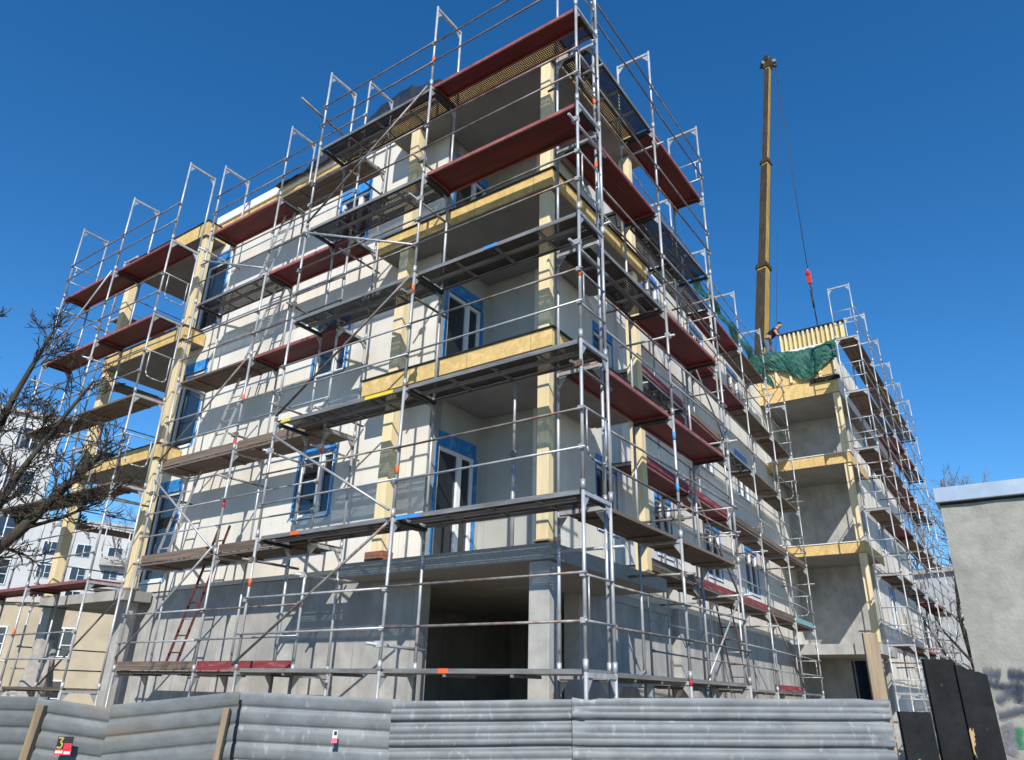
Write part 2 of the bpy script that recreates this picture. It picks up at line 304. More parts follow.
# right facade with windows
Ur = Vector((-math.sin(TH), math.cos(TH), 0)); Nr = Vector((math.cos(TH), math.sin(TH), 0)); Pr = Vector((rw(3.12), 3.12, 3.5))
rws = [(u, z, w_, h) for z in (4.62, 7.62, 10.65) for u, w_, h in ((1.9, .95, 1.3), (4.9, 1.0, 1.3), (8.4, 1.2, 1.3), (12.0, 1.3, 1.3))]
wall(Pr, Ur, Nr, 18.9, 9.35, [(u, u+w_, z-3.5, z-3.5+h) for u, z, w_, h in rws], .32, 'wall', 'white', B)
for u, z, w_, h in rws: window(Pr+Ur*u, Ur, Nr, w_, z, h, 'window', .5, .05, .20)
wall(Vector((rw(3.12)-.03, 4.2, 0)), Ur, Nr, 19.0, 3.49, [], .3, 'foundation_wall', 'conc', B)
pr = MB(); a = Pr + Vector((0, 0, 9.36)); pr.prism([a+Nr*.03, a+Ur*16.6+Nr*.03, a+Ur*16.6-Nr*.3, a-Nr*.3], (0, 0, .28)); pr.build('parapet', 'whitetrim', B)
# ground floor passage under the corner
wall((-7.0, 8.6, 0), X_, YM, 4.52, 3.49, [], .3, 'passage_wall', 'concdark', B)
wall((-7.0, 1.96, 0), Y_, X_, 6.75, 3.49, [], .3, 'passage_wall', 'concdark', B)
MB().prism([(-3.9, 3.12, 3.32), (-2.42, 3.12, 3.32), (-2.60, 8.57, 3.32), (-6.98, 8.57, 3.32), (-6.98, 1.96, 3.32), (-3.94, 1.96, 3.32)], (0, 0, .16)).build('passage_ceiling', 'concdark', B)
# slabs
def slab(z0, z1, polys, name, m): 
    mb = MB()
    for pl in polys: mb.prism([(x, y, z0) for x, y in pl], (0, 0, z1-z0))
    return mb.build(name, m, B)
cpoly = [(-5.15, 1.0), (-1.06, 1.0), (-1.06, 4.75), (-2.40, 4.75), (-2.40, 3.08), (-3.93, 3.08), (-3.93, 1.58), (-5.15, 1.58)]
slab(3.31, 3.53, [cpoly], 'balcony_slab', 'slabmesh')
def inset(pl, d): return pl
for z0, z1 in ((6.49, 6.77), (9.47, 9.78), (12.36, 12.9)):
    pl = [(-5.06, 1.03), (-1.09, 1.03), (-1.09, 4.62), (-2.40, 4.62), (-2.40, 3.08), (-3.93, 3.08), (-3.93, 1.58), (-5.06, 1.58)]
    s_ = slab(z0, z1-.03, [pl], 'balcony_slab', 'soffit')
    e = MB()
    e.box(-5.085, -1.06, 1.0, 1.027, z0-.012, z1); e.box(-1.087, -1.06, 1.0295, 4.65, z0-.012, z1); e.box(-5.085, -5.062, 1.0295, 1.58, z0-.012, z1); e.box(-2.3, -1.09, 4.623, 4.65, z0-.012, z1)
    e.build('edge_board', 'osb', s_)
    t = MB(); t.box(-5.12, -1.02, .97, 1.5, z1+.003, z1+.022); t.box(-1.5, -1.02, 1.503, 4.68, z1+.003, z1+.022); t.build('edge_membrane', 'tarp', s_)
# left corner balconies
lp = [(-15.32, 1.03), (-11.63, 1.03), (-11.63, 1.57), (-12.38, 1.57), (-12.38, 2.85), (-15.32, 2.85)]
slab(3.27, 3.48, [[(-15.3, .98), (-11.55, .98), (-11.55, 1.57), (-12.4, 1.57), (-12.4, 2.85), (-15.3, 2.85)]], 'balcony_slab', 'conc')
for z0, z1 in ((6.42, 6.72), (9.42, 9.74), (12.42, 12.82)):
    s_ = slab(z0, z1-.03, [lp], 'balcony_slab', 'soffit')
    e = MB(); e.box(-15.35, -11.6, 1.0, 1.027, z0-.012, z1); e.box(-11.627, -11.6, 1.0295, 1.57, z0-.012, z1); e.box(-15.35, -15.323, 1.0295, 2.85, z0-.012, z1); e.build('edge_board', 'osb', s_)
    t = MB(); t.box(-15.38, -11.57, .97, 1.5, z1+.003, z1+.022); t.build('edge_membrane', 'tarp', s_)
# timber posts under the slabs
def post(x, y, z0, z1, w_=.20, lean=0.0, m='timber'):
    mb = MB(); mb.beam((x, y, z0), (x+lean, y, z1), w_, w_*.9, up=(0, 1, 0)); o = mb.build('timber_post', m, B, bevel=.008)
    pl = MB(); pl.box(x-w_*.62, x+w_*.62, y-w_*.62, y+w_*.62, z0-.03, z0-.002); pl.build('packing_plate', 'oldtimber', o)
for z0, z1 in ((3.59, 6.47), (6.82, 9.45), (9.83, 12.34)):
    post(-1.26, 1.16, z0, z1, .20); post(-4.42, 1.16, z0, z1, .22); post(-1.24, 4.25, z0, z1, .22)
for z0, z1 in ((3.53, 6.40), (6.77, 9.40), (9.79, 12.40)):
    post(-11.78, 1.17, z0, z1, .24); post(-15.25, 1.17, z0, z1, .24, -.05); 
MB().box(-1.45, -1.13, 1.05, 1.37, 0, 3.305).build('concrete_column', 'conc', B, bevel=.012)
MB().box(-15.15, -14.8, 1.05, 1.4, 0, 3.265).build('concrete_column', 'concdark', B, bevel=.012)
MB().box(-11.95, -11.7, 1.1, 1.4, 0, 3.265).build('concrete_column', 'conc', B, bevel=.012)
# wing with its own corner balconies
WX = -.22; WY = 19.3
wl = rw(20) - .02
wall((wl-.6, 22.0, 0), X_, YM, WX-.35-wl+.6, 12.4, [], .3, 'wing_wall', 'conc', B)
wall((WX-.36, 22.01, 0), Y_, X_, 11, 13.2, [(3, 4.2, 4.3, 5.6), (3, 4.2, 7.3, 8.6), (3, 4.2, 10.3, 11.6)], .3, 'wing_wall', 'white', B)
for z in (4.3, 7.3, 10.3): window((WX-.36, 25.01, 0), Y_, X_, 1.2, z, 1.3, 'window', .5)
slab(3.10, 3.42, [[(wl, WY), (WX, WY), (WX, 22), (wl, 22)]], 'balcony_slab', 'conc')
for z0, z1 in ((6.28, 6.62), (9.38, 9.74)):
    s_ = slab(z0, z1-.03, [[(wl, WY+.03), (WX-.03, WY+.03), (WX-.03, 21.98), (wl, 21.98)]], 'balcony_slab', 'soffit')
    e = MB(); e.box(wl-.05, WX, WY, WY+.027, z0-.012, z1); e.box(WX-.027, WX, WY+.03, 22.6, z0-.012, z1); e.build('edge_board', 'osb', s_)
    t = MB(); t.box(wl, WX+.04, WY-.03, WY+.6, z1+.003, z1+.03); t.build('edge_membrane', 'paper', s_)
s_ = slab(12.05, 13.7, [[(wl, WY+.03), (WX-.03, WY+.03), (WX-.03, 31), (wl, 31)]], 'roof_slab', 'soffit')
e = MB(); e.box(wl-.05, WX, WY, WY+.027, 12.03, 12.62); e.build('edge_board', 'osb', s_); MB().box(WX-.027, WX, WY+.03, 31, 12.03, 13.72).build('edge_board', 'white', s_)
e = MB(); e.box(wl-.05, WX, WY-.02, WY+.025, 12.63, 13.25); e.build('edge_board', 'osb', s_)
for k in range(6): MB().box(wl+.25+k*.52, wl+.34+k*.52, WY-.09, WY-.023, 12.68, 13.3).build('roof_stud', 'timber', s_)
for z0, z1 in ((3.45, 6.26), (6.65, 9.36), (9.76, 12.02)): post(WX-.14, WY+.14, z0, z1, .22)
wing_col = MB(); wing_col.box(WX-.45, WX-.1, WY+.1, WY+.4, 0, 3.09); wing_col.build('concrete_column', 'conc', B)
# roof deck over the main block (keeps daylight out of the rooms)
MB().prism([(-14.3, 3.4, 12.5), (-12.3, 3.4, 12.5), (-12.3, 1.93, 12.5), (-4.0, 1.93, 12.5), (-4.0, 3.2, 12.5), (-2.85, 3.4, 12.5), (rw(22)-.4, 22, 12.5), (-14.3, 14, 12.5)], (0, 0, .3)).build('roof', 'slabmesh', B)

# loose things on the building
def heap(name, m, xs, prof, y0, y1, zb, label, cat, seed=1):
    rnd = random.Random(seed); mb = MB(); rows = []
    ny = 10
    for j in range(ny+1):
        v = j/ny; row = []
        for i, x in enumerate(xs):
            h = prof(i/(len(xs)-1)); e = math.sin(math.pi*min(1, v*1.15)) if v < .87 else math.sin(math.pi*.5*(1-v)/.13*1.0)*.45
            z = zb + h*(v**.6 if v < .55 else 1.0 - .15*(v-.55)) + rnd.uniform(-.05, .05)*h
            row.append(mb.bm.verts.new((x + rnd.uniform(-.04, .04), y0+(y1-y0)*v + rnd.uniform(-.04, .04), z)))
        rows.append(row)
    for j in range(ny):
        for i in range(len(xs)-1): mb.bm.faces.new((rows[j][i], rows[j][i+1], rows[j+1][i+1], rows[j+1][i]))
    o = mb.build(name, m); sd = o.modifiers.new('thick', 'SOLIDIFY'); sd.thickness = .02
    return tag(o, label, cat)
def tprof(t):
    ks = [(0, .15), (.12, .70), (.38, 1.55), (.52, 2.0), (.80, 1.6), (1, .9)]
    for (a, ha), (b, hb) in zip(ks, ks[1:]):
        if t <= b: return ha+(hb-ha)*(t-a)/(b-a)
    return .5
heap('tarpaulin', 'tarp', [-9.6 + .2*i for i in range(31)], tprof, 1.42, 2.7, 13.35, 'crumpled black tarpaulin heaped on the roof edge behind the scaffolding', 'tarpaulin', 3)
pp = MB(); pp.tube((-2.1, 1.55, 3.55), (-2.1, 1.55, 5.1), .035).tube((-2.1, 1.55, 5.1), (-2.1, 1.55, 6.47), .025).box(-2.18, -2.02, 1.47, 1.63, 3.535, 3.555).box(-2.18, -2.02, 1.47, 1.63, 6.455, 6.475)
steelprop = empty('steel_prop', 'adjustable steel prop holding up the balcony slab beside the corner timber post', 'prop', (0, 0, 0))
pp.build('prop_tube', 'steel', steelprop)
MB().tube((-2.1, 1.55, 5.02), (-2.1, 1.55, 5.12), .044, 10).tube((-2.2, 1.55, 5.08), (-2.0, 1.55, 5.08), .012).build('adjusting_nut', 'steelold', steelprop)
def bricks(x, y, z, label, nx=2):
    mb = MB()
    for i in range(nx):
        for k in range(2): mb.box(x+i*.135, x+i*.135+.125, y, y+.24, z+k*.075, z+k*.075+.07)
    return tag(mb.build('brick_stack', 'brick'), label, 'bricks')
bricks(-4.62, 1.03, 3.54, 'small stack of dark red bricks on the concrete slab left of the corner balcony', 3)
bricks(-1.5, 1.3, 3.54, 'small stack of dark red bricks under the foot of the corner timber post', 2)

# ------------------------------------------------------------------ scaffolding
TW = .70
def frame_mesh(h, wdt):
    mb = MB(); r = .0228
    mb.tube((0, 0, 0), (0, 0, h), r, 10); mb.tube((0, wdt, 0), (0, wdt, h-.02), r, 10)
    mb.box(-.024, .024, .02, wdt-.02, h-.085, h-.035)
    mb.prism([(-.006, .02, h-.085), (-.006, .15, h-.085), (-.006, .02, h-.26)], (.012, 0, 0))
    mb.prism([(-.006, wdt-.02, h-.085), (-.006, wdt-.15, h-.085), (-.006, wdt-.02, h-.26)], (.012, 0, 0))
    for z in (.5, 1.0):
        mb.box(-.03, .03, -.055, .0, z-.03, z+.03); mb.tube((-.05, -.04, z), (.05, -.04, z), .011, 6)
    mb.tube((0, 0, -.02), (0, 0, .10), .031, 10); mb.tube((0, wdt, -.02), (0, wdt, .10), .031, 10)
    return mb
_src = {}
def src(key, fn, name, m):
    if key not in _src: _src[key] = (fn, name, m)
    return _src[key]
MESH = {}
def piece(key, mk, name, m, parent, loc, rot=(0, 0, 0), label=None):
    """first use builds the mesh, later uses copy the object"""
    if key in MESH: return inst(MESH[key], parent, loc, rot, label)
    o = mk().build(name, m, parent); o.location = loc; o.rotation_euler = rot; MESH[key] = o
    if label: o['label'] = label
    return o
def deck(kind, L, parent, loc, rot):
    a, b = .03, L-.03
    if kind == 'steel':
        def rim():
            mb = MB()
            for y0 in (.055, .375):
                mb.box(a, b, y0, y0+.014, -.055, .006); mb.box(a, b, y0+.286, y0+.30, -.055, .006); 
            for x in (L*.25, L*.5, L*.75):
                mb.box(x-.015, x+.015, .07, .34, -.04, -.002); mb.box(x-.015, x+.015, .39, .66, -.04, -.002)
            return mb
        o = piece(('srim', round(L, 2)), rim, 'steel_platform', 'deckrim', parent, loc, rot, 'dark perforated steel platform')
        piece(('shook', round(L, 2)), lambda: MB().box(a-.01, a+.05, .05, .68, -.10, -.057), 'end_hook', 'hookshade', o, (0, 0, 0)); inst(MESH['shook', round(L, 2)], o, (L-.08, 0, 0))
        def tread():
            mb = MB(); mb.box(a, b, .0695, .3405, .0, .0025); mb.box(a, b, .3895, .6605, .0, .0025)
            mb.quad((a, .0696, -.055), (b, .0696, -.055), (b, .11, -.055), (a, .11, -.055)); mb.quad((a, .62, -.055), (b, .62, -.055), (b, .6604, -.055), (a, .6604, -.055)); return mb
        piece(('stread', round(L, 2)), tread, 'tread', 'perf', o, (0, 0, 0))
    elif kind in ('red', 'dred'):
        def rim():
            mb = MB(); mb.box(a, b, .055, .085, -.05, .012); mb.box(a, b, .645, .675, -.05, .012)
            for x in (a, b-.04): mb.box(x, x+.04, .0855, .6445, -.06, -.02)
            return mb
        o = piece(('rrim', round(L, 2)), rim, 'plywood_platform', 'redrim', parent, loc, rot, 'red brown plywood platform')
        piece(('rhook', round(L, 2)), lambda: MB().box(a-.01, a+.045, .06, .67, -.10, -.062), 'end_hook', 'hookshade', o, (0, 0, 0)); inst(MESH['rhook', round(L, 2)], o, (L-.075, 0, 0))
        def ply():
            mb = MB(); mb.box(a+.002, b-.002, .087, .643, -.018, .004); return mb
        piece(('ply', round(L, 2)), ply, 'plywood_sheet', 'redply', o, (0, 0, 0))
    elif kind == 'redsteel':
        def rim():
            mb = MB(); mb.box(a, b, .045, .075, -.05, .012); mb.box(a, b, .385, .412, -.05, .012); mb.box(a, b, .66, .675, -.055, .006)
            for x in (a, b-.04): mb.box(x, x+.04, .0755, .6595, -.06, -.02)
            return mb
        o = piece(('rsrim', round(L, 2)), rim, 'plywood_platform', 'redrim', parent, loc, rot, 'red plywood board beside a perforated steel board')
        piece(('rsply', round(L, 2)), lambda: MB().box(a+.002, b-.002, .077, .383, -.018, .004), 'plywood_sheet', 'redply', o, (0, 0, 0))
        piece(('rstread', round(L, 2)), lambda: MB().box(a, b, .4125, .6595, .0, .0025), 'tread', 'perf', o, (0, 0, 0))
        piece(('rshook', round(L, 2)), lambda: MB().box(a-.01, a+.045, .06, .67, -.10, -.062), 'end_hook', 'hookshade', o, (0, 0, 0)); inst(MESH['rshook', round(L, 2)], o, (L-.075, 0, 0))
    elif kind == 'wood':
        def pl():
            mb = MB()
            for i, y0 in enumerate((.05, .262, .474)):
                mb.box(a-.02*i, b+.03-.03*i, y0, y0+.205, -.048, .0 + .004*(i % 2))
            for x in (L*.2, L*.8): mb.box(x-.05, x+.05, .07, .66, -.075, -.05)
            return mb
        o = piece(('wood', round(L, 2)), pl, 'plank_platform', 'plank', parent, loc, rot, 'grey brown timber plank platform')
    elif kind == 'alu':
        def al():
            mb = MB(); mb.box(a, b, .05, .36, -.05, .004); mb.box(a, b, .37, .68, -.05, .004)
            for x in (L*.33, L*.66): mb.box(x-.02, x+.02, .06, .67, -.09, -.052)
            return mb
        o = piece(('alu', round(L, 2)), al, 'steel_platform', 'deckrim', parent, loc, rot, 'pale galvanised platform with a flat edge')
    return o
def rail(L, parent, loc, rot, m='steelold', jit=0.0):
    return piece(('rail', round(L, 2), m), lambda: MB().tube((-.06, -.045, 0), (L+.06, -.045, 0), .0165, 8), 'guardrail', m, parent, loc, rot)
def brace(a, b, parent, m='steel', r=.021, label=None):
    o = MB().tube(a, b, r, 8).build('diagonal_brace', m, parent)
    return o
def toe(L, parent, loc, rot, m, y=.03, lo=.0):
    lab = {'redboard': 'red painted toe board', 'plank': 'bare wood toe board', 'teal': 'pale green toe board', 'bluetape': 'pale blue toe board'}[m]
    return piece(('toe', round(L, 2), m, y), lambda: MB().box(.04, L-.04, y, y+.03, .008, .16), 'toe_board', m, parent, loc, rot, lab)
def band(parent, fr, z, m, inner=False):
    y = TW if inner else 0
    return piece(('band', m, inner), lambda: MB().tube((0, y, 0), (0, y, .13), .0262, 10), 'marking_band', m, fr, (0, 0, z), (0, 0, 0), 'coloured paint mark')
def scaffold(label, origin, rz, s, dz, decks, rails=True, nlev=7, mirror=False, z_levels=None, rail_mat=None, topx=0.0, norail=()):
    """local frame: +X along the facade, +Y towards the wall (mirror flips Y); s = post positions; decks[(bay, level)] = kind"""
    t = empty('scaffold_section', label, 'scaffolding', origin, rz, 'facade scaffolding'); sg = -1 if mirror else 1
    t.scale = (1, sg, 1)
    Z = z_levels or [-.1 + dz + 2*k for k in range(nlev)]
    frames = {}
    for i, x in enumerate(s):
        for k, z in enumerate(Z):
            hgt = 2.0 + (topx if k == len(Z)-1 else 0)
            fr = piece(('frame', round(hgt, 2)), lambda: frame_mesh(hgt, TW), 'scaffold_frame', 'steel', t, (x, 0, z), (0, 0, random.uniform(-.02, .02)))
            frames[i, k] = fr
        MB().box(x-.07, x+.07, -.07, .07, 0.005, .02).box(x-.07, x+.07, TW-.07, TW+.07, .005, .02).tube((x, 0, .0), (x, 0, .3), .018).tube((x, TW, .0), (x, TW, .3), .018).build('base_jack', 'steelold', t)
    for i in range(len(s)-1):
        L = s[i+1]-s[i]
        for k in range(len(Z)):
            if k > 0:
                kd = decks.get((i, k))
                if kd: deck(kd, L, t, (s[i], 0, Z[k]), (0, 0, 0))
            if rails and k > 0 and (i, k) not in norail:
                for h in (.5, 1.0):
                    m = rail_mat or ('steelold' if (k >= 4 or random.random() < .35) else 'steel')
                    rail(L, t, (s[i], random.uniform(-.012, .012), Z[k]+h+random.uniform(-.02, .02)), (0, random.uniform(-.006, .006), 0), m)
    return t, frames, Z
def endrail(t, x, z, kind='u'):
    if kind == 'u':
        return piece(('endu',), lambda: MB().path([(0, 0, 1.0), (0, TW, 1.0)], .015).path([(0, 0, .5), (0, TW, .5)], .015).tube((0, .10, .5), (0, .10, 1.0), .012), 'end_guardrail', 'steel', t, (x, 0, z))
    return piece(('endloop',), lambda: MB().path([(0, .12, 1.05), (0, .12, .55), (0, .16, .45), (0, .28, .42), (0, .52, .42), (0, .6, .46), (0, .62, .55), (0, .62, 1.05)], .013).tube((0, 0, 1.05), (0, TW, 1.05), .015), 'end_guardrail', 'steel', t, (x, 0, z))

# A: round the corner, front side (posts run to -X); mirror because +Y must point to the wall with X reversed
sA, fA, ZA = scaffold('tall front scaffold bay standing before the corner balconies, with two bright red top platforms', (0, 0, 0), math.pi, [0, 3.06, 6.05], 0,
    {(0, 1): 'alu', (0, 2): 'steel', (0, 3): 'steel', (0, 4): 'steel', (0, 5): 'red', (0, 6): 'redsteel',
     (1, 1): 'alu', (1, 2): 'steel', (1, 3): 'steel', (1, 4): 'steel', (1, 5): 'steel', (1, 6): 'steel'}, mirror=True)
for k in range(1, 7): endrail(sA, 0, ZA[k], 'u' if k in (1, 3, 5) else 'loop')
brace((3.1, -.05, 11.85), (6.0, -.05, 9.95), sA, 'steelold'); brace((3.1, -.05, 7.8), (6.0, -.05, 5.95), sA, 'steelold'); brace((6.0, -.05, 5.6), (3.1, -.05, 3.98), sA)
brace((3.1, -.05, 3.8), (6.1, -.05, 1.95), sA, 'steelold'); brace((6.05, -.06, 9.75), (3.1, -.05, 8.4), sA)
brace((6.25, -.5, 12.9), (6.2, .75, 12.72), sA, 'steelold', .026)
for i, k, z, m in ((1, 6, .55, 'orange'), (0, 3, .9, 'orange'), (1, 3, 1.6, 'orange'), (2, 1, 1.2, 'orange'), (1, 0, .9, 'bluetape'), (1, 2, .6, 'orange')): band(sA, fA[i, k], z, m)
for x, k, m, wd in ((1.95, 1, 'orange', .16), (1.45, 4, 'bluetape', .25), (5.1, 2, 'orange', .2), (3.35, 3, 'yellowtape', .6), (5.75, 3, 'yellowtape', .25), (5.98, 3, 'bluetape', .12), (2.6, 2, 'bluetape', .5)):
    MB().box(x, x+wd, .049, .0545, ZA[k]-.05, ZA[k]+.0065).build('paint_mark', m, sA, label='coloured paint mark on a platform edge')
# B: round the corner, right hand side
sB, fB, ZB = scaffold('tall scaffold bay on the right of the building corner, red and dark perforated platforms', (-.13, .80, 0), math.pi/2, [0, 2.43, 5.02], 0,
    {(0, 1): 'alu', (1, 1): 'alu', (0, 2): 'wood', (1, 2): 'wood', (0, 3): 'red', (1, 3): 'red', (0, 4): 'steel', (1, 4): 'red', (0, 5): 'dred', (1, 5): 'steel', (0, 6): 'steel', (1, 6): 'red'})
for k in (2, 4, 6): endrail(sB, 5.02, ZB[k], 'u')
for i, k, z, m in ((0, 4, 1.3, 'orange'), (0, 5, .6, 'orange'), (1, 2, 1.55, 'bluetape'), (1, 2, .7, 'bluetape'), (1, 0, 1.9, 'redtape'), (2, 6, 1.1, 'teal'), (2, 3, .4, 'bluetape'), (2, 5, 1.7, 'bluetape')): band(sB, fB[i, k], z, m)
# C: recessed front row between the balconies
sC, fC, ZC = scaffold('recessed scaffold row close to the white front wall between the two balcony stacks', (-5.48, .6, 0), math.pi, [0, 2.57, 5.14], -.02,
    {(0, 1): 'wood', (1, 1): 'wood', (0, 2): 'wood', (1, 2): 'wood', (0, 3): 'wood', (1, 3): 'wood', (0, 4): 'dred', (1, 4): 'wood', (0, 5): 'red', (1, 5): 'steel', (0, 6): 'wood', (1, 6): 'red'}, mirror=True)
toe(2.5, sC, (.05, -.03, ZC[1]), (0, 0, 0), 'redboard'); toe(2.55, sC, (2.57, -.03, ZC[1]), (0, 0, 0), 'plank')
toe(2.57, sC, (0, 0, ZC[3]), (0, 0, 0), 'plank'); toe(2.57, sC, (2.57, 0, ZC[3]), (0, 0, 0), 'plank')
toe(2.57, sC, (2.57, 0, ZC[2]), (0, 0, 0), 'plank'); toe(2.57, sC, (0, 0, ZC[2]), (0, 0, 0), 'plank')
brace((5.1, -.05, 11.0), (2.6, -.05, 9.95), sC); brace((5.1, -.05, 5.6), (2.6, -.05, 3.95), sC); brace((5.1, -.05, 2.1), (2.6, -.05, 4.0), sC); brace((2.62, -.05, 7.8), (5.1, -.05, 6.0), sC, 'steelold')
for i, k, z, m in ((1, 3, -.5, 'redtape'), (1, 2, .85, 'redtape'), (1, 3, 1.0, 'orange'), (0, 2, 1.5, 'orange')): band(sC, fC[i, k], max(.05, z), m)
# D: left hand section round the far balconies
sD, fD, ZD = scaffold('scaffold section at the left end of the building against the sky with red platforms', (-11.2, 0, 0), math.pi, [0, 2.6, 5.28], -.35,
    {(0, 2): 'dred', (1, 2): 'red', (0, 3): 'wood', (1, 3): 'wood', (0, 4): 'wood', (1, 4): 'wood', (0, 5): 'red', (1, 5): 'red', (0, 6): 'dred', (1, 6): 'red', (0, 1): 'wood'}, mirror=True, topx=.28)
for k in (2, 3, 4, 5): endrail(sD, 0, ZD[k], 'loop')
for k in (3, 4, 5, 6): endrail(sD, 5.28, ZD[k], 'u')
brace((2.65, -.05, 11.5), (5.25, -.05, 9.45), sD); brace((5.25, -.05, 3.4), (2.65, -.05, 5.3), sD, 'steelold'); brace((.1, .75, 3.3), (2.6, .75, 1.6), sD, 'steelold')
for i, k, z, m in ((1, 1, 1.0, 'orange'), (2, 4, .5, 'orange')): band(sD, fD[i, k], z, m)
# D2: return along the left end wall
sG, fG, ZG = scaffold('scaffold row returning along the left end wall behind the far balconies', (-16.55, 1.35, 0), math.pi/2, [0, 2.57, 5.14], -.45,
    {(0, 2): 'wood', (0, 3): 'wood', (0, 4): 'wood', (0, 5): 'wood', (1, 3): 'wood', (1, 5): 'wood', (0, 6): 'wood'}, mirror=True, rail_mat='steelold')
# E: recessed row on the right facade
pE = Vector((rw(5.2, .92), 5.2, 0))
sE, fE, ZE = scaffold('long recessed scaffold row along the right facade between the corner and the wing', pE, math.pi/2 + TH, [0, 2.75, 5.55, 8.4, 11.45, 14.1], 0,
    {**{(i, 1): 'alu' for i in range(5)}, **{(i, 2): 'wood' for i in range(5)}, **{(i, 3): 'wood' for i in range(5)}, **{(i, 4): 'wood' for i in range(5)}, **{(i, 5): 'wood' for i in range(5)}, **{(i, 6): 'wood' for i in range(4)},
     (1, 6): 'steel', (2, 6): 'red', (0, 5): 'steel', (1, 5): 'red', (2, 5): 'red', (0, 3): 'dred', (1, 3): 'red', (1, 4): 'dred', (0, 4): 'steel', (2, 4): 'steel', (0, 6): 'steel'}, topx=0)
for i, k, m in ((0, 2, 'plank'), (1, 2, 'redboard'), (2, 2, 'redboard'), (3, 2, 'plank'), (4, 2, 'teal'), (0, 3, 'redboard'), (1, 3, 'redboard'), (2, 3, 'plank'), (0, 4, 'redboard'), (1, 4, 'plank'), (3, 1, 'redboard'), (3, 3, 'plank'), (4, 3, 'plank'), (1, 5, 'plank')):
    Ls = [2.75, 2.8, 2.85, 3.05, 2.65][i]; toe(Ls, sE, ([0, 2.75, 5.55, 8.4, 11.45][i], 0, ZE[k]), (0, 0, 0), m)
brace((2.75, -.05, 2.0), (5.5, -.05, 3.9), sE); brace((8.4, -.05, 3.95), (11.4, -.05, 2.0), sE, 'steelold'); brace((2.8, -.05, 5.9), (5.5, -.05, 4.0), sE, 'steelold'); brace((5.6, -.05, 7.9), (2.8, -.05, 9.8), sE, 'steelold')
for k in range(1, 6): endrail(sE, 14.1, ZE[k], 'u' if k % 2 else 'loop')
# F: along the right side of the wing
sF, fF, ZF = scaffold('slim scaffold tower rising along the right side of the far wing', (.92, 17.6, 0), math.pi/2, [0, 2.6, 5.2, 7.8, 10.4, 13.0], 0,
    {**{(i, k): random.Random(i*7+k).choice(['wood', 'wood', 'steel', 'wood', 'steel', 'dred']) for i in range(5) for k in range(1, 8)}, (0, 7): 'wood', (0, 6): 'wood', (0, 5): 'wood', (0, 4): 'wood', (0, 2): 'wood', (1, 4): 'red', (1, 2): 'red'},
    z_levels=[-.7+.7] + [1.3+2*k for k in range(7)], rail_mat='steel')
for k in range(1, 8): endrail(sF, 0, ZF[k], 'u')
for t_, fr_, Z_, s_, reach in ((sA, fA, ZA, [0, 3.06, 6.05], 1.0), (sB, fB, ZB, [0, 2.43, 5.02], .95), (sC, fC, ZC, [0, 2.57, 5.14], .98), (sE, fE, ZE, [0, 2.75, 5.55, 8.4, 11.45, 14.1], .92), (sD, fD, ZD, [0, 2.6, 5.28], .98), (sF, fF, ZF, [0, 2.6, 5.2, 7.8, 10.4, 13.0], 1.0)):
    for i, x in enumerate(s_):
        for k in range(1, len(Z_)-1):
            if random.random() < .62:
                zz = Z_[k] + random.choice((1.45, 1.62, .3)); dx = random.uniform(.05, .10)
                MB().tube((x+dx, -.10 - random.random()*.12, zz), (x+dx, reach - .02, zz + random.uniform(-.03, .03)), .0215, 8).box(x-.02, x+dx+.03, -.035, .035, zz-.04, zz+.04).build('tie_tube', random.choice(('steelold', 'steel')), t_)
# ladders
def ladder(a, b, wdt, m, label, side=(1, 0, 0)):
    a, b, sd = Vector(a), Vector(b), Vector(side); L = (b-a).length
    t = empty('ladder', label, 'ladder', a)
    for q in (-1, 1): MB().beam(sd*q*wdt/2, b-a+sd*q*wdt/2, .022, .045, up=sd.cross(b-a)).build('rail', m, t)
    n = int(L/.28)
    for i in range(1, n): MB().tube((b-a)*(i/n)-sd*wdt/2, (b-a)*(i/n)+sd*wdt/2, .014, 6).build('rung', m if i % 3 else 'steel', t)
    return t
ladder((-9.05, .75, 1.9), (-8.95, 1.30, 4.6), .34, 'rust', 'red rusty ladder leaning up from the lowest platform beside the concrete wall')
ladder((-10.3, .85, 3.9), (-9.95, 1.15, 6.3), .36, 'steel', 'silver ladder behind the left balcony doors on the second platform')
ladder((-8.5, .85, 7.9), (-8.2, 1.2, 10.1), .36, 'steel', 'silver ladder climbing to the red platform in the recessed row')
ladder((-8.55, .85, 9.9), (-8.3, 1.2, 12.2), .36, 'steel', 'topmost silver ladder under the roof edge in the recessed row')
ladder((-9.2, .85, 5.9), (-8.9, 1.2, 8.2), .36, 'steel', 'silver ladder rising from the brown plank platform midway up the front')
ladder((rw(12, .35), 12.3, 1.9), (rw(12, .35), 11.3, 4.2), .36, 'rust', 'rusty ladder standing low in the recessed row on the right facade', side=(1, 0, 0))

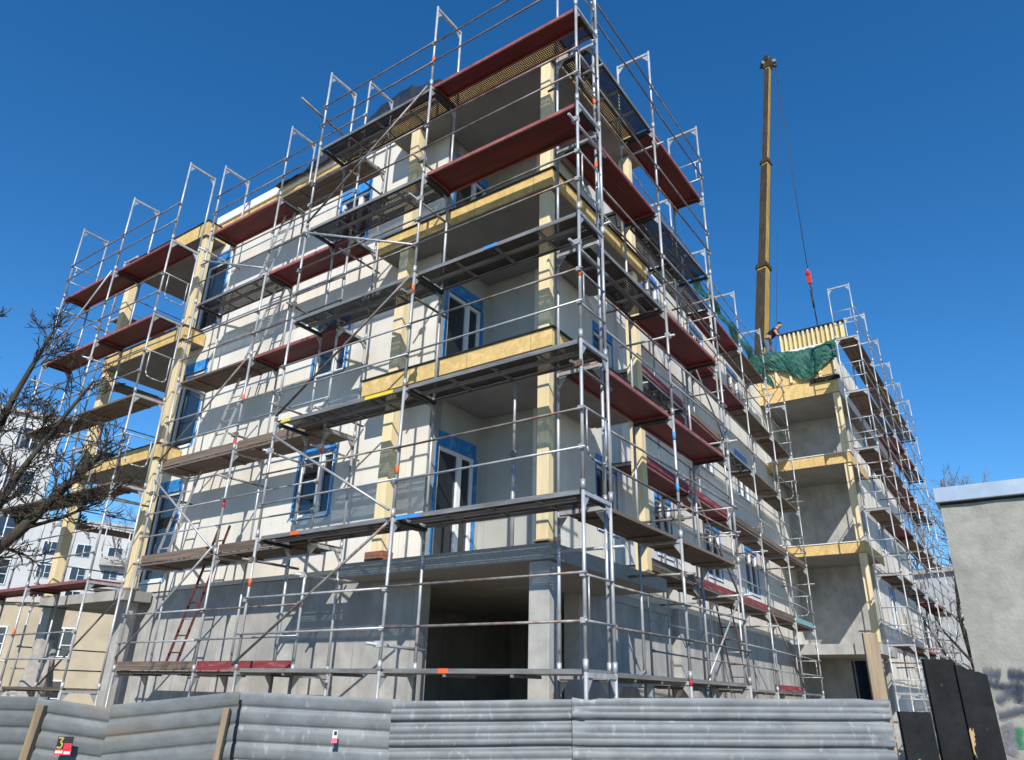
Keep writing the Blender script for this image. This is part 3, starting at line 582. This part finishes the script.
# ------------------------------------------------------------------ net, formwork and worker on the wing
nb = MB(); rnd = random.Random(5); nx, nz = 40, 10; rows = []
for j in range(nz+1):
    v = j/nz; row = []
    for i in range(nx+1):
        t_ = i/nx; x = wl - .35 + t_*(WX+.15-wl+.35)
        low = 13.30 + .07*math.sin(t_*9) - (.62*math.exp(-((t_-.68)/.19)**2)); top = 13.98 + .1*math.sin(t_*7)
        z = top + (low-top)*v + rnd.uniform(-.02, .02); y = WY - .13 - .10*math.sin(v*math.pi)*(1+.7*math.sin(t_*23+v*3)) + rnd.uniform(-.025, .025)
        row.append(nb.bm.verts.new((x, y, z)))
    rows.append(row)
for j in range(nz):
    for i in range(nx): nb.bm.faces.new((rows[j][i], rows[j][i+1], rows[j+1][i+1], rows[j+1][i]))
o = nb.build('debris_net', 'net'); md = o.modifiers.new('t', 'SOLIDIFY'); md.thickness = .012; tag(o, 'sagging green debris net hung across the front of the wing roof', 'netting', 'green nets')
nb = MB(); rows = []
for i in range(61):
    t_ = i/60; yy = 9.5 + t_*8.6; row = []
    for j in range(7):
        v = j/6; row.append(nb.bm.verts.new((rw(yy, .82) + .05*math.sin(v*3+t_*31) + rnd.uniform(-.015, .015), yy, 12.55 - v*(.30 + .25*t_ + .05*math.sin(t_*17)))))
    rows.append(row)
for i in range(60):
    for j in range(6): nb.bm.faces.new((rows[i][j], rows[i+1][j], rows[i+1][j+1], rows[i][j+1]))
o = nb.build('debris_net', 'net'); md = o.modifiers.new('t', 'SOLIDIFY'); md.thickness = .012; tag(o, 'green debris net strip running along the top platform of the right facade', 'netting', 'green nets')
tag(MB().box(-1.15, -.12, WY-.10, WY-.03, 12.50, 12.64).box(-1.0, -.3, WY-.07, WY-.035, 12.645, 12.67).build('dark_beam', 'tarred'), 'short dark beam fixed across the OSB edge under the green net', 'beam')
fw = empty('formwork_panel', 'long yellow ribbed formwork panel standing upright on the wing roof', 'formwork', (-2.0, WY+.25, 13.72))
MB().box(-.1, 2.25, 0, .03, .25, 1.05).build('panel_sheet', 'form', fw)
for k in range(14): MB().box(-.08+k*.17, -.01+k*.17, -.12, -.003, .2, 1.09).build('rib', 'timber', fw)
MB().box(-.12, 2.28, -.14, .04, 1.095, 1.14).build('top_edge', 'black', fw)
MB().box(-.1, 2.26, -.24, -.15, .22, .32).build('waler', 'paper', fw)
tag(MB().box(-3.0, -2.2, 19.7, 19.79, 13.71, 13.9).box(-3.0, -2.2, 19.82, 19.91, 13.71, 13.9).box(-3.0, -2.2, 19.94, 20.03, 13.71, 13.9).box(-3.0, -2.2, 19.76, 19.97, 13.903, 14.0).build('timber_stack', 'timber'), 'low stack of timber beams under the worker on the wing roof', 'timber')
def skinned(name, verts, edges, radii, m, parent=None, sub=2, root=0):
    me = bpy.data.meshes.new(name); me.from_pydata(verts, edges, []); me.materials.append(M[m])
    o = bpy.data.objects.new(name, me); COL.objects.link(o)
    if parent: o.parent = parent
    sk = o.modifiers.new('skin', 'SKIN'); sk.use_smooth_shade = True
    for i, rr in enumerate(radii):
        v = me.skin_vertices[0].data[i]; v.radius = (rr, rr) if not isinstance(rr, tuple) else rr; v.use_root = (i == root)
    sb = o.modifiers.new('sub', 'SUBSURF'); sb.levels = sub; sb.render_levels = sub
    return o
wk = empty('person', 'construction worker in black T-shirt bending over the formwork on the wing roof', 'person', (-2.62, 19.86, 14.0), 0)
# local: +X is the way the worker leans (to the right, along the formwork)
bv = [(-.06, 0, .90), (.10, 0, 1.12), (.30, 0, 1.30), (.40, 0, 1.36), (.50, 0, 1.44), (.58, 0, 1.50),
      (-.06, -.10, .86), (-.02, -.12, .48), (-.12, -.12, .09), (.02, -.13, .05), (-.06, .10, .86), (.10, .13, .48), (.06, .13, .09), (.2, .14, .05),
      (.32, -.20, 1.27), (.42, -.24, 1.02), (.56, -.20, .82), (.32, .20, 1.27), (.45, .24, 1.02), (.62, .16, .86)]
be = [(0,1), (1,2), (2,3), (3,4), (4,5), (0,6), (6,7), (7,8), (8,9), (0,10), (10,11), (11,12), (12,13), (2,14), (14,15), (15,16), (2,17), (17,18), (18,19)]
br = [.15, .15, .16, .07, .095, .09, .10, .065, .05, .04, .10, .065, .05, .04, .07, .05, .032, .07, .05, .032]
body = skinned('body', bv, be, br, 'skin', wk)
shirt = skinned('shirt', [(.02, 0, 1.0), (.12, 0, 1.13), (.31, 0, 1.31), (.32, -.20, 1.27), (.37, -.225, 1.14), (.32, .20, 1.27), (.38, .225, 1.14)], [(0,1), (1,2), (2,3), (3,4), (2,5), (5,6)], [.168, .175, .18, .09, .078, .09, .078], 'shirt', wk)
trs = skinned('trousers', [(-.06, 0, .92), (-.06, -.10, .84), (-.02, -.12, .48), (-.12, -.12, .13), (-.06, .10, .84), (.10, .13, .48), (.06, .13, .13)], [(0,1), (1,2), (2,3), (0,4), (4,5), (5,6)], [.17, .122, .085, .075, .122, .085, .075], 'jeans', wk)
hr = skinned('hair', [(.47, 0, 1.50), (.53, 0, 1.56), (.58, 0, 1.58)], [(0,1), (1,2)], [.09, .10, .07], 'hair', wk)
fm = MB(); fm.prism([(.63, -.02, 1.47), (.68, 0, 1.455), (.63, .02, 1.47), (.635, 0, 1.51)], (.004, 0, 0)); fm.build('nose', 'skin', wk)
for sgn in (-1, 1):
    hx, hy, hz = (.56, -.20, .82) if sgn < 0 else (.62, .16, .86)
    for q in range(5):
        a = (q-2)*.022; skinned('finger', [(hx+.01, hy+a, hz-.01), (hx+.06, hy+a*1.3, hz-.05), (hx+.075, hy+a*1.3, hz-.09-.008*(2-abs(q-2)))], [(0,1), (1,2)], [.012, .010, .008], 'skin', wk, 1)

# ------------------------------------------------------------------ crane behind the wing
p0, p1 = Vector((-3.07, 20.58, 15.14)), Vector((-2.21, 26.09, 35.21))
sc = 1.16; p0 = CAM + (p0-CAM)*sc; p1 = CAM + (p1-CAM)*sc; dr = (p1-p0).normalized()
pb = p0 - dr*((p0.z-2.6)/dr.z)
cr = empty('mobile_crane', 'mobile crane with a tall worn yellow telescopic boom rising behind the wing', 'crane', (pb.x, pb.y, 0))
def loc_(v): return Vector(v) - Vector((pb.x, pb.y, 0))
Lb = (p1-pb).length; upv = Vector((math.cos(R(-12)), math.sin(R(-12)), 0))
def bsec(a, b, wd, nm, m='boom'):
    o = MB().beam(loc_(pb+dr*Lb*a), loc_(pb+dr*Lb*b), wd, wd*1.1, up=upv).build(nm, m, cr, bevel=.05); return o
for a, b, wd in ((0, .52, .46), (.52, .735, .38), (.735, .985, .30)):
    o = bsec(a, b, wd, 'boom_section'); MB().beam(loc_(pb+dr*Lb*(b-.006)), loc_(pb+dr*Lb*b+dr*.02), wd+.12, wd*1.1+.12, up=upv).build('collar', 'boomdark', o)
    sd = dr.cross(upv).normalized(); uu = sd.cross(dr)
    for q in (-1, 1): MB().beam(loc_(pb+dr*Lb*a + sd*q*(wd*.5+.012)), loc_(pb+dr*Lb*(b-.01) + sd*q*(wd*.5+.012)), .02, wd*1.08, up=upv).build('shade_plate', 'boomdark', o)  # added dark plates: the boom's side shading put into colour
hd = MB(); tip = loc_(p1)
hd.beam(tip-dr*.6, tip+dr*.05, .38, .5, up=upv); hd.beam(tip+Vector((-.38, -.2, -.1)), tip+Vector((.42, .25, .06)), .2, .22); hd.tube(tip+Vector((-.08, -.25, .18)), tip+Vector((.08, .25, .18)), .2, 14); hd.tube(tip+Vector((-.5, -.08, -.2)), tip+Vector((-.32, .08, -.2)), .13, 12); hd.tube(tip+Vector((.28, -.1, -.55)), tip+Vector((.44, .1, -.55)), .10, 10)
hd.build('boom_head', 'boomdark', cr)
cab = MB(); cab.box(-1.6, 1.6, -1.4, 4.6, 1.15, 1.7).box(-1.2, 1.2, -1.2, 1.4, 1.72, 2.7).box(-1.3, 1.3, 4.7, 6.6, .8, 2.6); cab.build('carrier', 'boom', cr, bevel=.06)
for yy in (-.8, .6, 3.0, 4.3, 5.8):
    for xx in (-1.35, 1.0): MB().tube((xx, yy, .58), (xx+.38, yy, .58), .58, 20).build('wheel', 'black', cr)
c0 = p1 + Vector((.35, .3, -.2)); zend = None
bx_ = CAM + (Vector((0, 0, 0)))
hz = 24.6
cb = MB().tube(loc_(c0), loc_((c0.x, c0.y, hz)), .022, 6); cb.tube(loc_(p1+Vector((.55, .35, -.6))), loc_(pb+dr*Lb*.30+Vector((.55, .35, 0))), .014, 6); cb.build('hoist_rope', 'cable', cr)
hk = empty('hook_block', 'red crane hook block hanging on its rope above the wing roof', 'hook', (c0.x, c0.y, hz-1.3))
hk.scale = (.62, .62, 1.0)
MB().box(-.22, .22, -.10, .10, .35, 1.15).tube((-.14, 0, 1.05), (.14, 0, 1.05), .2, 14).build('block', 'redpaint', hk, bevel=.03)
MB().tube((0, 0, 1.2), (0, 0, 1.32), .05).build('shackle', 'steel', hk)
MB().path([(0, 0, .35), (0, 0, .15), (.12, 0, .0), (.1, 0, -.12), (-.05, 0, -.15), (-.12, 0, -.02)], .045).build('hook', 'black', hk)
sl = MB().path([(0, 0, 0), (.05, 0, -2.0), (.02, 0, -4.2), (.03, 0, -6.8)], .035, 6); sl.tube((.0, 0, -.1), (.02, 0, -1.1), .06, 6)
tag(sl.build('lifting_sling', 'ink', None, (c0.x, c0.y, hz-1.42)), 'dark lifting sling hanging under the red hook block', 'sling')

# ------------------------------------------------------------------ corrugated fence
fe = empty('corrugated_fence', 'dented grey corrugated metal sheet fence along the front of the site', 'fence', cp(-.5, 5.3, 0))
FO = cp(-.5, 5.3, 0)
def sheet(l0, l1, d0, d1, t0, t1, m, seed, pitch, tilt0=0.0, tilt1=0.0, torn=0.0, dips=()):
    rnd = random.Random(seed); mb = MB(); nx = max(10, int((l1-l0)/.06))
    prof = [(0, .010), (.06, .0155), (.16, .017), (.28, .017), (.32, .0115), (.36, .017), (.50, .0168), (.54, .0125), (.58, .0168), (.68, .0168), (.75, .015), (.785, .008), (.83, -.007), (.89, -.009), (.95, .001)]
    if pitch < .13: prof = [(0, .008), (.08, .0125), (.25, .014), (.45, .014), (.68, .013), (.78, .008), (.85, .0), (.93, .002)]
    rows = []; zs = []
    for c in range(int(1.6/pitch)):
        for a, d in prof: zs.append(((c+a)*pitch, d))
    for zi, (dz_, off) in enumerate(zs):
        row = []
        for i in range(nx+1):
            t_ = i/nx; lat = l0+(l1-l0)*t_; top = t0+(t1-t0)*t_
            for c_, w_, h_ in dips: top -= h_*math.exp(-((t_-c_)/w_)**2)
            wob = .008*math.sin(lat*3.1+seed) + .003*math.sin(lat*9+dz_*7+seed*2) + (.02*rnd.uniform(-1, 1)*torn if (t_ < .05 or t_ > .95) else 0)
            z = top - dz_ + (tilt0*(1-t_)+tilt1*t_)*0 + .0015*math.sin(lat*6+zi) + (rnd.uniform(-.03, .01)*torn if zi < 2 and (t_ < .12 or t_ > .9) else 0)
            row.append(mb.bm.verts.new(cp(lat, d0+(d1-d0)*t_ - off + wob, max(.02, z)) - FO))
        rows.append(row)
    for a, b in zip(rows, rows[1:]):
        for i in range(nx):
            f = mb.bm.faces.new((a[i], a[i+1], b[i+1], b[i])); f.smooth = True
    return mb.build('corrugated_sheet', m, fe)
sheet(-4.3, -3.02, 5.34, 5.33, 1.535, 1.535, 'fenceold', 1, 0.1)
sheet(-3.05, -2.54, 5.27, 5.36, 1.535, 1.47, 'fenceold', 2, 0.102, torn=.4)
sheet(-2.58, -1.74, 5.30, 5.28, 1.50, 1.60, 'fenceold', 3, 0.104)
sheet(-1.76, -.70, 5.36, 5.34, 1.60, 1.575, 'fence', 4, 0.105)
sheet(-.74, .475, 5.32, 5.30, 1.565, 1.605, 'fence', 5, 0.15)
sheet(.45, 2.53, 5.26, 5.24, 1.615, 1.655, 'fence', 6, 0.158, torn=.45)
def batten(a, b, w_, m='oldtimber', nm='batten', d=.05): return MB().beam(a-FO, b-FO, w_, d, up=Hh).build(nm, m, fe, bevel=.004)
batten(cp(-3.09, 5.22, .3), cp(-3.00, 5.24, 1.49), .05); batten(cp(-1.86, 5.22, .2), cp(-1.79, 5.22, 1.50), .038, 'oldtimber')
for lat in (-3.0, -1.75, -.72, .46, 2.5): MB().beam(cp(lat, 5.46, 0)-FO, cp(lat, 5.46, 1.42)-FO, .08, .08).build('fence_post', 'oldtimber', fe)
# stickers on the fence
s1 = empty('warning_sign', 'small torn red and yellow sticker on the grey fence near its left end', 'sticker', cp(-2.79, 5.225, 1.262))
s1.scale = (.8, .8, .8)
def local(lat, z, t=0): return Rr*lat + Vector((0, 0, z)) - Hh*t
def plate(parent, nm, m, a, b, c, d, t): return MB().prism([local(a, c, t), local(b, c, t), local(b, d, t), local(a, d, t)], -Hh*.0015).build(nm, m, parent)
plate(s1, 'plate', 'ink', -.06, .065, -.07, .06, 0); plate(s1, 'red_strip', 'redtape', -.062, .067, -.072, -.03, .002); plate(s1, 'lettering', 'paper', -.055, .0, -.06, -.042, .004); plate(s1, 'lettering', 'paper', .012, .06, -.064, -.046, .004)
plate(s1, 'red_patch', 'redtape', .0, .062, -.028, .012, .002)
num = MB()
for a, b in (((-.05, .05), (-.012, .05)), ((-.012, .05), (-.03, .02)), ((-.03, .02), (-.012, .005)), ((-.012, .005), (-.02, -.022)), ((-.02, -.022), (-.052, -.018))): num.beam(local(*a, .006), local(*b, .006), .012, .003, up=Hh)
num.build('numeral', 'olive', s1)
s2 = empty('small_sticker', 'tiny white and pink sticker on the middle fence sheet', 'sticker', cp(-1.085, 5.268, 1.352))
s2.scale = (.62, .62, .62)
plate(s2, 'plate', 'paper', -.026, .024, -.05, .05, 0); plate(s2, 'pink_strip', 'pink', -.032, .026, -.068, -.022, .002); plate(s2, 'picture', 'ink', -.012, .018, .005, .042, .003)
# black boards, plank
def board(lat0, lat1, dep, z1, lean, label, ragged=0.0, seed=1, z1b=None):
    rnd = random.Random(seed); n = 14; pts = [cp(lat0+lean, dep, 0), cp(lat1+lean, dep, 0)]
    z1b = z1 if z1b is None else z1b
    for i in range(n+1):
        t_ = 1-i/n; rag = rnd.uniform(-ragged, 0)
        pts.append(cp(lat0+(lat1-lat0)*t_, dep+.05, z1+(z1b-z1)*t_ + rag))
    o = MB().prism(pts, Hh*.03).build('tarred_board', 'tarred'); return tag(o, label, 'board', 'black tarred boards')
board(2.58, 2.785, 5.16, 1.585, 0, 'low black tarred board closing the gap beside the right end of the fence', .004, 1)
board(2.835, 3.03, 5.22, 1.915, 0, 'tall black tarred board with a flat top left of the concrete garage', .004, 2)
board(3.031, 3.235, 5.2, 1.885, 0, 'black tarred board with flaking patches leaning against the concrete garage', .014, 3, 1.83)
board(2.59, 2.73, 5.75, 1.92, .0, 'black tarred board standing behind the fence beside the pale plank', .006, 4)
tag(MB().beam(cp(2.665, 5.6, 0), cp(2.66, 5.62, 2.10), .105, .03, up=Hh).build('timber_plank', 'oldtimber', None, bevel=.005), 'pale bare plank standing upright behind the right end of the fence', 'plank')

# ------------------------------------------------------------------ concrete garage at the right
ga = empty('concrete_garage', 'grey rendered garage wall with zinc roof edge and blue graffiti at the right', 'garage', (3.64, -.36, 0))
gw = MB()
nxx, nzz = 30, 24; rnd = random.Random(11); grid = []
for i in range(nxx+1):
    grid.append([gw.bm.verts.new((i*.2 if i else 0, rnd.uniform(-.006, .006), j*3.17/nzz)) for j in range(nzz+1)])
for i in range(nxx):
    for j in range(nzz): gw.bm.faces.new((grid[i][j], grid[i+1][j], grid[i+1][j+1], grid[i][j+1]))
gw.box(0.012, 6.0, .012, 5.0, 0, 3.165)
gw.build('wall', 'yard', ga)
MB().box(-.03, 6.1, -.05, 5.1, 3.19, 3.315).build('roof_flashing', 'flash', ga, bevel=.006)
MB().box(.0, 6.0, .0, 5.0, 3.171, 3.188).build('roof', 'black', ga)
def spray(name, c):
    m = mat(name, c, 0.85, 0, .25, 12); n = m.node_tree; L = n.links
    at_ = n.nodes.new('ShaderNodeAttribute'); at_.attribute_name = 'cover'
    z = n.nodes.new('ShaderNodeTexNoise'); z.inputs['Scale'].default_value = 45; z.inputs['Detail'].default_value = 4
    tcn = n.nodes.new('ShaderNodeTexCoord'); L.new(tcn.outputs['Object'], z.inputs[0])
    ad = n.nodes.new('ShaderNodeMath'); ad.operation = 'MULTIPLY_ADD'; ad.inputs[1].default_value = 1.5; L.new(at_.outputs['Fac'], ad.inputs[0])
    sb = n.nodes.new('ShaderNodeMath'); sb.operation = 'SUBTRACT'; sb.inputs[1].default_value = .80; sb.use_clamp = False; L.new(z.outputs[0], sb.inputs[0]); L.new(sb.outputs[0], ad.inputs[2])
    ad.use_clamp = True; L.new(ad.outputs[0], n.nodes['Principled BSDF'].inputs['Alpha']); M[name] = m
spray('spraydark', (0.035, 0.045, 0.075)); spray('spraymid', (0.09, 0.10, 0.135)); spray('spraypale', (0.19, 0.195, 0.22)); spray('spraygrn', (0.03, 0.23, 0.10))
def stroke(pts, wd, m, y):
    dense = []
    for a, b in zip(pts, pts[1:]):
        for k in range(6): dense.append((a[0]+(b[0]-a[0])*k/6, a[1]+(b[1]-a[1])*k/6))
    dense.append(pts[-1]); rnd = random.Random(int(pts[0][0]*997)); vs, cov = [], []; n = len(dense)
    for i, (x, z) in enumerate(dense):
        q = dense[min(i+1, n-1)]; p_ = dense[max(i-1, 0)]; d = Vector((q[0]-p_[0], 0, q[1]-p_[1])).normalized(); nn = Vector((-d.z, 0, d.x)); ww = wd*1.0*rnd.uniform(.9, 1.1); e = 0 if i in (0, n-1) else 1
        for k, cv in ((-1, 0), (-.5, .42), (0, .8), (.5, .42), (1, 0)): vs.append(Vector((x, y, z))+nn*ww*k); cov.append(cv*e)
    fs = [(i*5+k, i*5+k+1, i*5+k+6, i*5+k+5) for i in range(n-1) for k in range(4)]
    me = bpy.data.meshes.new('graffiti'); me.from_pydata(vs, [], fs); me.materials.append(M[m]); at_ = me.attributes.new('cover', 'FLOAT', 'POINT')
    for i, v in enumerate(cov): at_.data[i].value = v
    o = bpy.data.objects.new('graffiti', me); COL.objects.link(o); o.parent = ga; return o
# wall-local x = world x - 3.64
stroke([(.05, 1.855), (.12, 1.86), (.17, 1.845)], .07, 'spraymid', -.009); stroke([(.06, 1.80), (.14, 1.775), (.22, 1.76), (.27, 1.755)], .05, 'spraydark', -.011)
stroke([(.20, 1.85), (.32, 1.84), (.46, 1.85)], .085, 'spraydark', -.010); stroke([(.25, 1.76), (.17, 1.71), (.10, 1.66)], .055, 'spraymid', -.013); stroke([(.29, 1.80), (.26, 1.72), (.25, 1.66)], .085, 'spraydark', -.014); stroke([(.34, 1.76), (.42, 1.70)], .06, 'spraydark', -.012)
stroke([(.09, 1.56), (.2, 1.60), (.36, 1.63)], .05, 'spraymid', -.015); stroke([(.12, 1.52), (.15, 1.46), (.13, 1.38), (.10, 1.30)], .085, 'spraypale', -.009); stroke([(.22, 1.50), (.19, 1.42), (.20, 1.34)], .05, 'spraygrn', -.010)

# ------------------------------------------------------------------ background buildings
def facade(nm, P, ang, wd, dp, ht, m, label, cols, rows_, z0, dzr, ww, wh, wmat='glass', balc=(), cat='building'):
    t = empty(nm, label, cat, P, ang); holes_ = []
    MB().box(0, wd, 0.02, dp, 0, ht).build('wall', m, t)
    for r0 in range(rows_):
        for c in range(cols):
            x = wd*(c+.5)/cols; z = z0+r0*dzr
            f = MB().box(x-ww/2-.06, x+ww/2+.06, -.05, .016, z-.06, z+wh+.06).build('window', 'pvc', t)
            MB().box(x-ww/2, x-.04, -.075, -.053, z, z+wh).box(x+.04, x+ww/2, -.075, -.053, z, z+wh*.38).box(x+.04, x+ww/2, -.075, -.053, z+wh*.42, z+wh).build('pane', wmat, f)
    for c in balc:
        for r0 in range(rows_):
            x = wd*(c+.5)/cols; z = z0+r0*dzr
            MB().box(x-wd/cols*.42, x+wd/cols*.42, -1.2, -.1, z-.9, z-.72).box(x-wd/cols*.42, x+wd/cols*.42, -1.22, -1.1, z-.715, z+.25).build('balcony', 'blockgrey', t)
    MB().box(-.2, wd+.2, -.2, dp+.2, ht+.01, ht+.28).build('roof', 'blockgrey', t)
    return t
def at(lat, dep): v = cp(lat, dep, 0); return (v.x, v.y, 0)
facade('beige_house', at(-31.5, 40), -YAW, 17.5, 9, 5.5, 'beige', 'low beige rendered house with white framed windows seen through the lower left scaffold', 5, 2, .45, 2.5, 1.05, 1.3)
def from_right(lat, dep, ang, wd): c = cp(lat, dep, 0); return (c.x - wd*math.cos(ang), c.y - wd*math.sin(ang), 0)
A1 = -YAW + R(35); A2 = -YAW + R(28)
facade('apartment_block', from_right(-29.6, 46, A1, 22), A1, 22, 12, 17.6, 'block', 'white apartment block rising behind the bare tree at the far left', 7, 6, 1.6, 2.75, 1.5, 1.4, balc=(2, 5))
facade('apartment_block', from_right(-46.5, 100, A2, 22), A2, 22, 12, 21, 'block', 'distant white apartment block with grey balconies low between the left timber posts', 6, 6, 2.2, 2.9, 1.6, 1.5, balc=(4, 5))
facade('white_house', (-4.0, 45, 0), R(-16), 15, 9, 9.0, 'block', 'white house behind the scaffold tower left of the concrete garage', 4, 2, 1.6, 3.2, 1.0, 1.5)
tag(MB().box(1.0, 1.9, 39.0, 39.7, 0, 8.0).box(.92, 1.98, 38.92, 39.78, 8.01, 8.25).build('brick_chimney', 'brick'), 'red brown brick chimney stack behind the wing scaffold', 'chimney')

# ------------------------------------------------------------------ bare trees
def bare_tree(name, limbs, seed, depth, tw, label, m='bark', rmin=.004, spread=.75, trunk=None, parts=True):
    """limbs: list of (points, r0, r1); twigs grow off them recursively"""
    rnd = random.Random(seed); base = limbs[0][0][0]
    t = empty(name, label, 'tree', (base[0], base[1], 0)); b0 = Vector((base[0], base[1], 0))
    tk, tg = MB(), MB()
    def grow(p, d, L, r, lev):
        nseg = 3; q = Vector(p)
        for s_ in range(nseg):
            d = (d + Vector((rnd.gauss(0, .22), rnd.gauss(0, .22), rnd.gauss(.05, .18)))).normalized(); q2 = q + d*L/nseg; rr = r*(1-.28*(s_+1)/nseg*1.2)
            (tg if r < .02 else tk).tube(q-b0, q2-b0, max(rmin, r*(1-.3*s_/nseg)), 5 if r < .02 else 7, max(rmin*.7, rr), cap=False)
            q = q2
            if lev > 0 and s_ > 0 or (lev > 1):
                for _ in range(rnd.choice((1, 1, 2))):
                    ax = Vector((rnd.gauss(0, 1), rnd.gauss(0, 1), rnd.gauss(.2, .8))).normalized(); nd = (d + ax*spread).normalized(); grow(q, nd, L*rnd.uniform(.5, .78), max(rmin, rr*.6), lev-1)
    for pts, r0, r1 in limbs:
        n = len(pts)-1
        for i in range(n):
            a, b = Vector(pts[i]), Vector(pts[i+1]); ra = r0+(r1-r0)*i/n; rb = r0+(r1-r0)*(i+1)/n
            K = 4
            for k in range(K):
                j = lambda x: x
                tk.tube(a.lerp(b, k/K)-b0, a.lerp(b, (k+1)/K)-b0, ra+(rb-ra)*k/K, 8, ra+(rb-ra)*(k+1)/K, cap=False)
                if i or k > 1:
                    for _ in range(tw):
                        d = (b-a).normalized(); ax = Vector((rnd.gauss(0, 1), rnd.gauss(0, 1), rnd.gauss(.35, .8))).normalized()
                        grow(a.lerp(b, (k+rnd.random())/K), (d*.5+ax*spread).normalized(), rnd.uniform(.45, 1.0)*depth[1], max(rmin, (ra+rb)*.5*rnd.uniform(.25, .45)), depth[0])
    tk.build('trunk', m, t); tg.build('twigs', m if m == 'bark' else 'twig', t)
    return t
base = cp(-7.2, 8.6, 0)
L1 = [base, cp(-6.95, 8.7, 1.6), cp(-6.45, 8.9, 2.7), cp(-5.95, 9.0, 3.35), cp(-5.55, 9.0, 3.9), cp(-5.3, 9.1, 4.35)]
L2 = [cp(-6.95, 8.7, 1.6), cp(-6.9, 8.6, 3.0), cp(-6.45, 8.6, 4.2), cp(-6.25, 8.7, 5.3), cp(-6.1, 8.7, 5.9)]
L3 = [cp(-6.45, 8.9, 2.7), cp(-6.1, 8.8, 3.9), cp(-5.75, 8.9, 4.8), cp(-5.5, 8.9, 5.3)]
L4 = [cp(-5.95, 9.0, 3.35), cp(-5.5, 9.0, 3.5), cp(-5.1, 9.1, 3.75)]
L5 = [cp(-6.9, 8.6, 3.0), cp(-7.0, 8.5, 4.6), cp(-6.75, 8.5, 5.9)]
L6 = [cp(-6.95, 8.7, 1.6), cp(-6.7, 8.8, 2.9), cp(-6.2, 8.9, 3.7), cp(-5.9, 8.9, 4.6)]
L7 = [cp(-6.45, 8.9, 2.7), cp(-6.3, 8.7, 3.5), cp(-6.4, 8.7, 4.4), cp(-6.3, 8.7, 5.0)]
bare_tree('bare_tree', [(L1, .13, .03), (L2, .07, .018), (L3, .05, .014), (L4, .03, .012), (L5, .05, .014), (L6, .05, .014), (L7, .04, .012)], 4, (3, .46), 1, 'dark leafless tree reaching in from the left edge in front of the scaffold', rmin=.005)
def simple_tree(x, y, h, seed, label, m='twig', tw=2):
    r0 = h*.012; tr = [(x, y, 0), (x+.1, y, h*.3), (x-.1, y+.1, h*.6), (x+.1, y, h*.85)]
    lim = [(tr, r0*1.4, r0*.35)]
    rnd = random.Random(seed)
    for k in range(5):
        a = rnd.uniform(0, 6.28); z = h*rnd.uniform(.25, .6); lim.append(([(x, y, z), (x+math.cos(a)*h*.1, y+math.sin(a)*h*.1, z+h*.13), (x+math.cos(a)*h*.17, y+math.sin(a)*h*.17, z+h*.30)], r0*.6, r0*.2))
    t = bare_tree('bare_tree', lim, seed, (2, h*.11), tw, label, m, rmin=h*.0008, spread=.6); t['group'] = 'leafless trees beyond the site'; return t
simple_tree(-.3, 57.0, 21, 21, 'tall leafless tree just left of the garage roof edge behind the wing scaffold')
simple_tree(2.6, 60.0, 19.0, 22, 'leafless treetop showing above the zinc roof edge of the garage')
simple_tree(1.5, 27.5, 8.2, 23, 'small leafless tree in front of the white house beside the garage wall', 'bark')
simple_tree(-58, 26, 18, 24, 'leafless tree between the distant block and the left end of the building')
# grey cloth wrapped round the left column
cw = MB(); rnd = random.Random(9); rows = []
for j in range(13):
    v = j/12; row = []
    for i in range(20):
        a = 2*math.pi*i/20; rr = .30 + .16*v + .05*math.sin(a*4+v*5) + rnd.uniform(-.02, .02); row.append(cw.bm.verts.new((-14.97 + rr*math.cos(a), 1.22 + rr*.8*math.sin(a), 2.55 - 2.3*v)))
    rows.append(row)
for a, b in zip(rows, rows[1:]):
    for i in range(20): cw.bm.faces.new((a[i], a[(i+1) % 20], b[(i+1) % 20], b[i]))
tag(cw.build('canvas_wrap', 'cloth'), 'grey canvas wrapped round the concrete column at the far left', 'cloth')
